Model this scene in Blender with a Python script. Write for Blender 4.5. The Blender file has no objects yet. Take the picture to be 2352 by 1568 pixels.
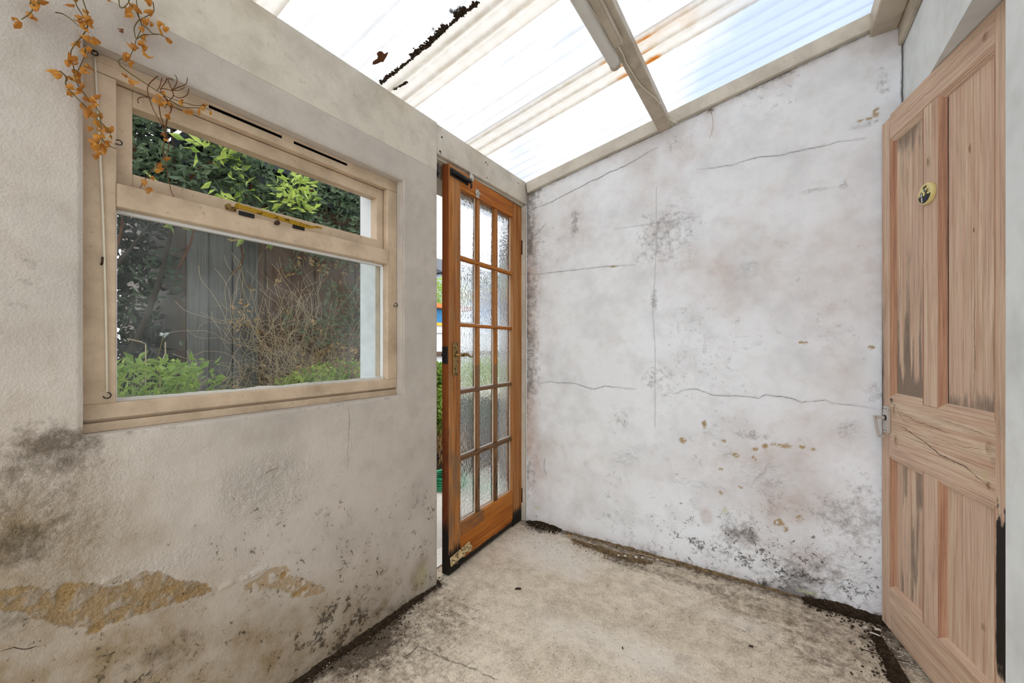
import bpy, math, random
import numpy as np
from mathutils import Vector, Matrix

# ------------------------------------------------------------------ camera, sky, exposure
SC = bpy.context.scene
COL = SC.collection
F_PX, Y_H, YAW, CAM_Z = 920.0, 795.0, math.radians(33.28), 1.10
cam_d = bpy.data.cameras.new('camera')
cam = bpy.data.objects.new('camera', cam_d)
COL.objects.link(cam)
cam.location = (0, 0, CAM_Z)
cam.rotation_euler = (math.pi / 2, 0, YAW)
cam_d.sensor_width = 36.0
cam_d.sensor_fit = 'HORIZONTAL'
cam_d.lens = F_PX / 2352 * 36
cam_d.shift_y = (Y_H - 784) / 2352
cam_d.clip_start = 0.01
cam_d.clip_end = 200
SC.camera = cam

SKY_STRENGTH = 1.0
world = bpy.data.worlds.new('sky')
SC.world = world
world.use_nodes = True
wt = world.node_tree
wt.nodes.clear()
w_co = wt.nodes.new('ShaderNodeTexCoord')
w_no = wt.nodes.new('ShaderNodeTexNoise')
w_no.inputs['Scale'].default_value = 2.3
w_no.inputs['Detail'].default_value = 5.0
w_no.inputs['Roughness'].default_value = 0.55
w_mr = wt.nodes.new('ShaderNodeMapRange')
w_mr.inputs['From Min'].default_value = 0.30
w_mr.inputs['From Max'].default_value = 0.46
w_mx = wt.nodes.new('ShaderNodeMix')
w_mx.data_type = 'RGBA'
w_mx.inputs[6].default_value = (0.36, 0.58, 0.98, 1)
w_mx.inputs[7].default_value = (1.0, 1.0, 1.0, 1)
w_bg = wt.nodes.new('ShaderNodeBackground')
w_bg.inputs['Strength'].default_value = SKY_STRENGTH
w_out = wt.nodes.new('ShaderNodeOutputWorld')
wt.links.new(w_co.outputs['Generated'], w_no.inputs['Vector'])
# one break in the cloud, high up beyond the end wall
w_dt = wt.nodes.new('ShaderNodeVectorMath'); w_dt.operation = 'DOT_PRODUCT'
w_nz = wt.nodes.new('ShaderNodeVectorMath'); w_nz.operation = 'NORMALIZE'
w_dt.inputs[1].default_value = (0.06, 0.86, 0.505)
w_pm = wt.nodes.new('ShaderNodeMapRange')
for k_, v_ in (('From Min', 0.955), ('From Max', 0.992), ('To Min', 0.0), ('To Max', 0.30)): w_pm.inputs[k_].default_value = v_
w_sb = wt.nodes.new('ShaderNodeMath'); w_sb.operation = 'SUBTRACT'
wt.links.new(w_co.outputs['Generated'], w_nz.inputs[0])
wt.links.new(w_nz.outputs[0], w_dt.inputs[0])
wt.links.new(w_dt.outputs['Value'], w_pm.inputs['Value'])
wt.links.new(w_no.outputs['Fac'], w_sb.inputs[0])
wt.links.new(w_pm.outputs['Result'], w_sb.inputs[1])
wt.links.new(w_sb.outputs[0], w_mr.inputs['Value'])
wt.links.new(w_mr.outputs['Result'], w_mx.inputs[0])
wt.links.new(w_mx.outputs[2], w_bg.inputs['Color'])
wt.links.new(w_bg.outputs[0], w_out.inputs['Surface'])

SC.view_settings.view_transform = 'Standard'
SC.view_settings.look = 'None'
SC.view_settings.gamma = 1.0
SC.view_settings.use_curve_mapping = False
SC.view_settings.exposure = 1.70

# light-path depth that this small pale room needs
SC.cycles.max_bounces = 7
SC.cycles.diffuse_bounces = 4
SC.cycles.glossy_bounces = 2
SC.cycles.transmission_bounces = 5
SC.cycles.transparent_max_bounces = 8
SC.cycles.adaptive_threshold = 0.03

random.seed(7)
RNG = np.random.RandomState(11)

# ------------------------------------------------------------------ room numbers (metres; camera stands over x=0, y=0)
XL, YE, XR = -1.310, 2.170, 0.425          # inner faces: window wall, end wall, house wall
XLO = -1.526                               # outer face of the window wall
YB = -0.30                                 # rear end, unseen: left open and set close to admit fill skylight
XF, XS = -1.345, -1.370                    # window frame face, opening sash face
def zr(x): return 2.126 + 0.197 * (x - XL) # underside of the roof
CS, SN = math.cos(YAW), math.sin(YAW)
def ray(px, py):
    r, u = (px - 1176) / F_PX, (Y_H - py) / F_PX
    return np.array([r * CS - SN, r * SN + CS, u])
def on_x(px, py, x):
    d = ray(px, py); t = x / d[0]
    return Vector((x, d[1] * t, CAM_Z + d[2] * t))
def on_y(px, py, y):
    d = ray(px, py); t = y / d[1]
    return Vector((d[0] * t, y, CAM_Z + d[2] * t))
def on_z(px, py, z=0.0):
    d = ray(px, py); t = (z - CAM_Z) / d[2]
    return Vector((d[0] * t, d[1] * t, z))
def L2(px, py):                            # photo point -> (y, z) on the window wall
    p = on_x(px, py, XL); return (p.y, p.z)
def E2(px, py):                            # photo point -> (x, z) on the end wall
    p = on_y(px, py, YE); return (p.x, p.z)
def F2(px, py):
    p = on_z(px, py, 0.0); return (p.x, p.y)

# ------------------------------------------------------------------ numpy noise and mask helpers
_T = np.random.RandomState(5).rand(256, 256)
def vnoise(u, v, seed=0):
    iu, iv = np.floor(u).astype(int), np.floor(v).astype(int)
    fu, fv = u - iu, v - iv
    fu, fv = fu * fu * (3 - 2 * fu), fv * fv * (3 - 2 * fv)
    iu, iv = iu + seed * 37, iv + seed * 91
    g = lambda a, b: _T[a & 255, b & 255]
    return (g(iu, iv) * (1 - fu) + g(iu + 1, iv) * fu) * (1 - fv) + (g(iu, iv + 1) * (1 - fu) + g(iu + 1, iv + 1) * fu) * fv
def fbm(u, v, s, octv=4, seed=0):
    a, t, r = 1.0, 0.0, 0.0
    for k in range(octv):
        r = r + a * vnoise(u * s, v * s, seed + k); t += a; a *= 0.55; s *= 2.03
    return r / t
def sstep(e0, e1, x):
    t = np.clip((x - e0) / (e1 - e0), 0, 1); return t * t * (3 - 2 * t)
def poly_d(U, V, pts):
    d = np.full(U.shape, 9.0)
    for (a, b), (c, e) in zip(pts[:-1], pts[1:]):
        du, dv = c - a, e - b
        t = np.clip(((U - a) * du + (V - b) * dv) / max(du * du + dv * dv, 1e-12), 0, 1)
        d = np.minimum(d, np.hypot(U - a - t * du, V - b - t * dv))
    return d
def inside(U, V, pts):
    r = np.zeros(U.shape, bool)
    n = len(pts)
    for i in range(n):
        (a, b), (c, e) = pts[i], pts[(i + 1) % n]
        if b == e: continue
        r ^= ((V < b) != (V < e)) & (U < (c - a) * (V - b) / (e - b) + a)
    return r
def blob(U, V, c, ru, rv, seed=0, rag=0.5, s=9.0, hard=0.6):
    n = fbm(U, V, s, 4, seed) - 0.5
    d = np.hypot((U - c[0]) / ru, (V - c[1]) / rv) + n * 2 * rag
    return 1 - sstep(hard, 1.15, d)

# ------------------------------------------------------------------ materials
def lin(c): return c / 12.92 if c <= 0.04045 else ((c + 0.055) / 1.055) ** 2.4
def S(r, g, b, k=1.0): return (min(lin(r / 255) * k, 1), min(lin(g / 255) * k, 1), min(lin(b / 255) * k, 1), 1.0)
class G:
    def __init__(s, name):
        s.m = bpy.data.materials.new(name); s.m.use_nodes = True
        s.t = s.m.node_tree; s.t.nodes.clear()
        s.out = s.t.nodes.new('ShaderNodeOutputMaterial')
    def n(s, typ, ins=None, **props):
        k = s.t.nodes.new('ShaderNode' + typ)
        for a, v in props.items(): setattr(k, a, v)
        for a, v in (ins or {}).items():
            if isinstance(v, bpy.types.NodeSocket): s.t.links.new(v, k.inputs[a])
            else: k.inputs[a].default_value = v
        return k
    def co(s, scale=(1, 1, 1), kind='Object', rot=(0, 0, 0), rnd=False):
        c = s.n('TexCoord').outputs[kind]
        if rnd:
            r = s.n('ObjectInfo').outputs['Random']
            w = s.n('CombineXYZ', {0: s.ma('MULTIPLY', r, 7.3), 1: s.ma('MULTIPLY', r, 3.1), 2: s.ma('MULTIPLY', r, 5.7)})
            c = s.n('VectorMath', {0: c, 1: w.outputs[0]}, operation='ADD').outputs[0]
        return s.n('Mapping', {'Vector': c, 'Scale': scale, 'Rotation': rot}).outputs[0]
    def noise(s, vec, scale, detail=4.0, rough=0.55, dist=0.0):
        return s.n('TexNoise', {'Vector': vec, 'Scale': scale, 'Detail': detail, 'Roughness': rough, 'Distortion': dist}).outputs['Fac']
    def ma(s, op, a, b=0.0, c=None):
        ins = {0: a, 1: b}
        if c is not None: ins[2] = c
        return s.n('Math', ins, operation=op).outputs[0]
    def mr(s, v, a, b, c=0.0, d=1.0):
        return s.n('MapRange', {'Value': v, 'From Min': a, 'From Max': b, 'To Min': c, 'To Max': d}).outputs[0]
    def mix(s, f, a, b, blend='MIX'):
        return s.n('Mix', {0: f, 6: a, 7: b}, data_type='RGBA', blend_type=blend).outputs[2]
    def attr(s, name):
        a = s.n('Attribute', attribute_name=name).outputs['Color']
        return s.n('SeparateColor', {0: a}).outputs
    def bump(s, h, strength=0.3, dist=0.002, normal=None):
        i = {'Height': h, 'Strength': strength, 'Distance': dist}
        if normal is not None: i['Normal'] = normal
        return s.n('Bump', i).outputs[0]
    def bsdf(s, color, rough=0.8, normal=None, metal=0.0, spec=0.3, **kw):
        i = {'Base Color': color, 'Roughness': rough, 'Metallic': metal, 'Specular IOR Level': spec}
        if normal is not None: i['Normal'] = normal
        i.update(kw)
        return s.n('BsdfPrincipled', i).outputs[0]
    def end(s, sh):
        s.t.links.new(sh, s.out.inputs['Surface']); return s.m

def wall_mat(name, c1, c2, mould_c, damp_c, bare_c, grain=0.35):
    g = G(name); v = g.co()
    big = g.noise(v, 2.2, 3, 0.6); mid = g.noise(v, 13, 4, 0.65); fine = g.noise(v, 190, 2, 0.6)
    m1, m2 = g.attr('m1'), g.attr('m2')
    col = g.mix(g.mr(big, 0.35, 0.65), c1, c2)
    col = g.mix(g.mr(g.noise(v, 4.2, 3, 0.68), 0.46, 0.74, 0, 0.55), col, (c1[0] * .66, c1[1] * .65, c1[2] * .645, 1))
    col = g.mix(g.mr(mid, 0.5, 0.8, 0, 0.22), col, damp_c)
    col = g.mix(g.ma('MULTIPLY', m1[1], g.mr(mid, 0.25, 0.7, 0.35, 1.0)), col, damp_c)
    nC = g.mr(g.noise(v, 30, 4, 0.75), 0.30, 0.70)
    col = g.mix(g.mr(g.ma('ADD', nC, g.ma('MULTIPLY', m1[0], 1.15)), 0.92, 1.75, 0, 0.8), col, mould_c)
    col = g.mix(m2[2], col, S(190, 196, 120))
    bare = g.mix(g.mr(fine, 0.35, 0.65), bare_c, (bare_c[0] * .72, bare_c[1] * .7, bare_c[2] * .62, 1))
    col = g.mix(m1[2], col, bare)
    sp = g.mr(g.ma('ADD', g.noise(v, 62, 4, 0.75, 0.8), g.ma('MULTIPLY', g.ma('MULTIPLY', m2[1], g.mr(mid, 0.36, 0.60)), 0.17)), 0.725, 0.79)
    col = g.mix(g.ma('MULTIPLY', sp, 0.8), col, S(58, 52, 44))
    col = g.mix(m2[0], col, S(50, 42, 34))
    fk = g.attr('m3')[0]
    h = g.ma('ADD', g.ma('MULTIPLY', fine, 0.8), g.ma('MULTIPLY', g.noise(v, 45, 2, 0.6), 0.9))
    h = g.ma('ADD', h, g.ma('MULTIPLY', fk, g.mr(g.noise(v, 120, 3, 0.65), 0.42, 0.60, 0, 3.0)))
    return g.end(g.bsdf(col, 0.9, g.bump(h, grain, 0.004), spec=0.15))

M = {}
M['wall_l'] = wall_mat('window_wall_paint', S(200, 191, 181), S(191, 183, 174), S(88, 76, 60), S(134, 114, 84), S(166, 138, 98), 0.5)
M['wall_e'] = wall_mat('end_wall_paint', S(242, 245, 249), S(237, 239, 241), S(100, 92, 86), S(196, 178, 168), S(186, 160, 118), 0.42)
M['wall_h'] = wall_mat('house_wall_paint', S(228, 233, 233), S(222, 227, 228), S(140, 138, 132), S(178, 160, 138), S(176, 148, 104), 0.3)

def paint_wood(name, base, dirt, amt=0.3, scale=(1, 1, 1)):
    g = G(name); v = g.co(scale)
    m = g.noise(v, 7, 6, 0.65); f = g.noise(v, 60, 5, 0.7)
    col = g.mix(g.mr(m, 0.42, 0.75, 0, amt), base, dirt)
    col = g.mix(g.mr(f, 0.6, 0.82, 0, amt * 1.6), col, dirt)
    col = g.mix(g.mr(g.noise(v, 130, 4, 0.7), 0.7, 0.76, 0, 0.8), col, S(70, 56, 42))
    return g.end(g.bsdf(col, 0.55, g.bump(g.noise(v, 90, 4), 0.25, 0.002), spec=0.3))
M['frame'] = paint_wood('old_cream_paint', S(208, 186, 160), S(112, 90, 66), 0.55)
M['beam'] = paint_wood('dirty_white_beam_paint', S(210, 202, 187), S(104, 90, 70), 0.42)
M['beam_d'] = paint_wood('grimy_beam_paint', S(196, 184, 166), S(88, 72, 50), 0.55)
M['ext_white'] = paint_wood('exterior_white_paint', S(236, 238, 240), S(190, 192, 192), 0.2)

def wood(name, c1, c2, c3, axis='Z', grey=S(126, 110, 96), black=S(22, 15, 9), rough=0.6, knots=True):
    g = G(name)
    st = {'Z': (34, 34, 1.5), 'X': (1.5, 34, 34)}[axis]
    v = g.co(st, rnd=True); w = g.co((9, 9, 1.1) if axis == 'Z' else (1.1, 9, 9), rnd=True); o = g.co()
    ma = g.attr('mask')
    grain = g.noise(v, 1.6, 4, 0.65, 0.3); broad = g.noise(w, 0.9, 4, 0.5, 0.6)
    col = g.mix(g.mr(grain, 0.38, 0.62), c1, c2)
    col = g.mix(g.mr(broad, 0.42, 0.68), col, c3)
    col = g.mix(g.mr(g.noise(v, 4.5, 5, 0.7), 0.56, 0.76, 0, 0.6), col, (c2[0] * .45, c2[1] * .4, c2[2] * .36, 1))
    fineg = g.noise(g.co((190, 190, 4) if axis == 'Z' else (4, 190, 190), rnd=True), 1.0, 4, 0.7)
    col = g.mix(g.mr(fineg, 0.46, 0.70, 0, 0.62), col, (c2[0] * .50, c2[1] * .44, c2[2] * .40, 1))
    gm = g.mr(g.ma('ADD', g.noise(g.co((26, 26, 6) if axis == 'Z' else (6, 26, 26)), 1.7, 7, 0.7), ma[0]), 0.76, 1.22, 0, 0.9)
    col = g.mix(gm, col, grey)
    col = g.mix(g.mr(g.ma('ADD', g.noise(g.co((60, 60, 9) if axis == 'Z' else (9, 60, 60)), 1.4, 5, 0.7), ma[1]), 0.86, 1.12), col, black)
    col = g.mix(ma[2], col, S(196, 178, 138))
    return g.end(g.bsdf(col, rough, g.bump(grain, 0.25, 0.002), spec=0.3))
PINE = (S(222, 200, 174), S(198, 162, 137), S(210, 180, 158))
M['pine_v'] = wood('stripped_pine_upright', *PINE, axis='Z')
M['pine_h'] = wood('stripped_pine_rail', *PINE, axis='X')
M['pine_mould'] = wood('stripped_pine_moulding', S(194, 152, 122), S(164, 116, 90), S(184, 140, 112), axis='Z')
OAK = (S(196, 132, 66), S(146, 84, 34), S(188, 136, 86))
M['oak_v'] = wood('stained_timber_upright', *OAK, axis='Z', grey=S(128, 98, 70))
M['oak_h'] = wood('stained_timber_rail', S(196, 118, 34), S(158, 84, 20), S(200, 126, 46), axis='X', grey=S(110, 84, 60))
M['oak_edge'] = wood('stained_timber_edge', S(150, 84, 30), S(120, 58, 20), S(134, 70, 26), axis='Z', grey=S(70, 30, 18))

def metal(name, c, rough=0.4, metallic=1.0, spots=None, amt=0.5):
    g = G(name); v = g.co(rnd=True); col = c
    if spots: col = g.mix(g.mr(g.noise(v, 60, 5, 0.7), 0.62 - amt * .2, 0.70 - amt * .2), c, spots)
    return g.end(g.bsdf(col, rough, None, metallic, 0.4))
M['black_iron'] = metal('black_iron', S(34, 32, 32), 0.45, 0.3)
M['brass'] = metal('aged_brass', S(186, 148, 46), 0.38, 0.75, S(96, 72, 20), 0.4)
M['brass_dark'] = metal('dark_brass', S(150, 124, 76), 0.4, 0.8, S(70, 54, 30), 0.5)
M['aluminium'] = metal('satin_aluminium', S(198, 193, 187), 0.34, 0.4, S(140, 130, 116), 0.1)
M['galv'] = metal('galvanised_plate', S(206, 202, 190), 0.5, 0.3, S(60, 50, 40), 0.45)
M['rust_paint'] = metal('flaking_cream_painted_iron', S(208, 186, 140), 0.6, 0.0, S(66, 40, 22), 0.55)
M['rust'] = metal('rusty_iron', S(70, 44, 32), 0.7, 0.2, S(40, 26, 20), 0.6)
def plain(name, c, rough=0.6, spec=0.3, var=0.12):
    g = G(name); v = g.co(rnd=True)
    col = g.mix(g.mr(g.noise(v, 18, 5, 0.6), 0.35, 0.7), c, (c[0] * (1 - var), c[1] * (1 - var), c[2] * (1 - var), 1))
    return g.end(g.bsdf(col, rough, None, 0.0, spec))
M['knot'] = plain('knot_brown', S(146, 112, 80), 0.7, 0.2)
M['crackline'] = plain('crack_shadow', S(74, 62, 52), 0.95, 0.0)
M['black'] = plain('black_void', S(14, 12, 10), 0.9, 0.0)
M['white_plastic'] = paint_wood('dusty_white_plastic', S(214, 212, 206), S(150, 142, 130), 0.2)
M['cable'] = plain('cream_cable', S(222, 214, 194), 0.5)
M['putty'] = paint_wood('white_putty', S(226, 226, 222), S(150, 140, 124), 0.3)
M['sign_cream'] = plain('cream_enamel', S(228, 212, 142), 0.35, 0.5)
M['sign_brown'] = plain('brown_print', S(84, 60, 24), 0.5)
M['sign_dark'] = plain('dark_print', S(30, 28, 22), 0.5)
M['sign_blue'] = plain('navy_print', S(24, 30, 84), 0.5)
M['sign_teal'] = plain('teal_print', S(70, 128, 128), 0.5)
M['sign_white'] = plain('white_print', S(214, 206, 206), 0.5)
M['sign_green'] = plain('dark_green_print', S(22, 46, 32), 0.5)

# clear but dusty glass
g = G('dusty_window_glass'); v = g.co()
dust = g.mr(g.noise(v, 6, 5, 0.7), 0.42, 0.80, 0.012, 0.15)
fl = g.mr(g.noise(v, 260, 2, 0.5), 0.72, 0.76, 0, 0.35)
tr = g.n('BsdfTransparent', {'Color': (0.93, 0.96, 0.95, 1)}).outputs[0]
gl = g.n('BsdfGlossy', {'Color': (1, 1, 1, 1), 'Roughness': 0.02}).outputs[0]
fr = g.n('Fresnel', {'IOR': 1.45}).outputs[0]
sh = g.n('MixShader', {0: g.ma('MULTIPLY', fr, 0.8), 1: tr, 2: gl}).outputs[0]
df = g.n('BsdfDiffuse', {'Color': S(206, 214, 214)}).outputs[0]
M['glass'] = g.end(g.n('MixShader', {0: g.ma('MAXIMUM', dust, fl), 1: sh, 2: df}).outputs[0])
# hammered obscure glass
g = G('hammered_obscure_glass'); v = g.co((1, 1, 0.75))
vo = g.n('TexVoronoi', {'Vector': v, 'Scale': 95.0, 'Randomness': 1.0}, feature='SMOOTH_F1').outputs['Distance']
h = g.ma('ADD', g.ma('MULTIPLY', vo, 1.0), g.ma('MULTIPLY', g.noise(v, 60, 2, 0.5, 0.5), 0.7))
nb = g.bump(h, 0.75, 0.004)
gl = g.n('BsdfRefraction', {'Color': (0.99, 1.0, 1.0, 1), 'Roughness': 0.02, 'IOR': 1.22, 'Normal': nb}).outputs[0]
gs = g.n('BsdfGlossy', {'Color': (1, 1, 1, 1), 'Roughness': 0.08, 'Normal': nb}).outputs[0]
tr = g.n('BsdfTransparent', {'Color': (0.95, 0.97, 0.98, 1)}).outputs[0]
sh = g.n('MixShader', {0: 0.45, 1: gl, 2: tr}).outputs[0]
M['obscure'] = g.end(g.n('MixShader', {0: 0.07, 1: sh, 2: gs}).outputs[0])
# corrugated plastic roof sheet
g = G('translucent_roof_plastic'); v = g.co()
ra = g.attr('m1')
n1 = g.noise(g.co((0.7, 6, 1)), 3.0, 3, 0.65); n2 = g.noise(v, 26, 3, 0.7)
base = g.mix(g.mr(n1, 0.35, 0.7, 0, 0.5), (0.45, 0.455, 0.465, 1), S(158, 159, 162))
base = g.mix(g.attr('m2')[0], base, (0.70, 0.695, 0.685, 1))
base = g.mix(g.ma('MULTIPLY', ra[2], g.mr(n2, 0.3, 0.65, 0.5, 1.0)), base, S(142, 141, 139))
base = g.mix(g.ma('MULTIPLY', ra[0], g.mr(n2, 0.3, 0.65, 0.30, 0.85)), base, S(192, 181, 162))
base = g.mix(g.ma('MULTIPLY', ra[1], g.mr(n2, 0.25, 0.6, 0.5, 1.0)), base, S(188, 136, 58))
tl = g.n('BsdfTranslucent', {'Color': base}).outputs[0]
dfu = g.n('BsdfDiffuse', {'Color': base}).outputs[0]
tr = g.n('BsdfTransparent', {'Color': base}).outputs[0]
a1 = g.n('MixShader', {0: 0.22, 1: tl, 2: dfu}).outputs[0]
M['roof'] = g.end(g.n('MixShader', {0: 0.42, 1: a1, 2: tr}).outputs[0])
# concrete floor
g = G('stained_concrete_floor'); v = g.co(); m1 = g.attr('m1')
a, b, c = g.noise(v, 2.4, 3, 0.62), g.noise(v, 16, 4, 0.7), g.noise(v, 150, 3, 0.65)
col = g.mix(g.mr(a, 0.36, 0.66), S(234, 221, 202), S(214, 199, 176))
col = g.mix(g.mr(b, 0.42, 0.72, 0, 0.6), col, S(138, 118, 92))
col = g.mix(g.mr(g.noise(v, 5.5, 5, 0.7), 0.50, 0.72, 0, 0.55), col, S(128, 106, 80))
col = g.mix(g.mr(c, 0.38, 0.66, 0, 0.5), col, S(240, 231, 216))
col = g.mix(g.mr(g.noise(v, 240, 3, 0.6), 0.56, 0.68, 0, 0.6), col, S(112, 92, 68))
col = g.mix(g.mr(g.noise(v, 85, 4, 0.72), 0.60, 0.74, 0, 0.7), col, S(84, 68, 50))
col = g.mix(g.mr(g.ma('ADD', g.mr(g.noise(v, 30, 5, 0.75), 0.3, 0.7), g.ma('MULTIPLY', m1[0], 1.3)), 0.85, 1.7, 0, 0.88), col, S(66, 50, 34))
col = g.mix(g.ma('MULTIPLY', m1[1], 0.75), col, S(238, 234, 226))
col = g.mix(m1[2], col, S(40, 32, 24))
M['floor'] = g.end(g.bsdf(col, 0.85, g.bump(g.ma('ADD', c, g.ma('MULTIPLY', b, 0.8)), 0.35, 0.004), spec=0.2))

def soil_mat(name, c1, c2, c3):
    g = G(name); v = g.co()
    col = g.mix(g.mr(g.noise(v, 60, 5, 0.7), 0.35, 0.65), c1, c2)
    col = g.mix(g.mr(g.noise(v, 240, 3, 0.6), 0.62, 0.7), col, c3)
    return g.end(g.bsdf(col, 0.95, g.bump(g.noise(v, 180, 4), 0.8, 0.004), spec=0.1))
M['soil'] = soil_mat('dark_damp_dirt', S(66, 54, 40), S(38, 30, 22), S(150, 136, 114))
M['soil2'] = soil_mat('brown_grit', S(146, 124, 94), S(92, 76, 56), S(196, 182, 156))
M['earth'] = soil_mat('garden_soil', S(70, 58, 40), S(50, 42, 28), S(110, 100, 70))
M['path'] = soil_mat('grey_concrete_path', S(206, 200, 190), S(190, 184, 174), S(150, 140, 128))
def leaf_mat(name, c1, c2, trans=0.45, rough=0.5):
    g = G(name)
    r = g.n('ObjectInfo').outputs['Random']; v = g.co()
    f = g.ma('FRACT', g.ma('ADD', g.ma('MULTIPLY', g.noise(v, 9, 3), 2.2), r))
    col = g.mix(f, c1, c2)
    p = g.bsdf(col, rough, None, 0, 0.35)
    t = g.n('BsdfTranslucent', {'Color': col}).outputs[0]
    return g.end(g.n('MixShader', {0: trans, 1: p, 2: t}).outputs[0])
M['leaf_dry'] = leaf_mat('dry_amber_leaf', S(214, 154, 66), S(176, 112, 44), 0.4)
M['leaf_brown'] = leaf_mat('dead_brown_leaf', S(128, 78, 40), S(96, 58, 30), 0.2)
M['stem'] = plain('olive_brown_stem', S(96, 84, 46), 0.7)
M['stem_dk'] = plain('dark_brown_stem', S(98, 58, 30), 0.7)
M['leaf_g1'] = leaf_mat('fresh_green_leaf', S(184, 200, 104), S(124, 156, 72))
M['leaf_g2'] = leaf_mat('deep_green_leaf', S(120, 138, 108), S(78, 98, 78), 0.4)
M['leaf_g3'] = leaf_mat('dark_hedge_leaf', S(36, 48, 36), S(18, 28, 22), 0.2)
M['leaf_tan'] = leaf_mat('straw_leaf', S(206, 170, 120), S(150, 120, 76), 0.3)
M['twig'] = plain('pale_dead_twig', S(186, 166, 136), 0.8)
M['bark'] = plain('dark_bark', S(58, 48, 40), 0.9)
M['board_g'] = wood('weathered_grey_board', S(118, 116, 114), S(94, 92, 92), S(106, 102, 100), axis='Z', grey=S(90, 90, 86))
M['board_b'] = wood('brown_fence_board', S(104, 78, 62), S(80, 58, 46), S(92, 70, 58), axis='Z', grey=S(60, 60, 44))
M['shed_orange'] = plain('orange_timber', S(190, 116, 60), 0.7)
M['shed_blue'] = plain('blue_panel_paint', S(40, 120, 170), 0.5)
M['shed_yellow'] = plain('yellow_trim_paint', S(214, 170, 50), 0.5)
M['shed_white'] = plain('white_panel_paint', S(226, 230, 234), 0.6)
M['hose'] = plain('green_hose', S(30, 140, 96), 0.4, 0.5)
M['house_far'] = plain('pale_blue_grey_render', S(176, 188, 206), 0.8)
M['stone'] = plain('pale_grit', S(214, 206, 194), 0.8)
M['wood_chip'] = plain('dark_wood_chip', S(56, 44, 36), 0.9)
M['dark_plinth'] = plain('slate_grey_render', S(70, 74, 82), 0.8)

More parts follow.
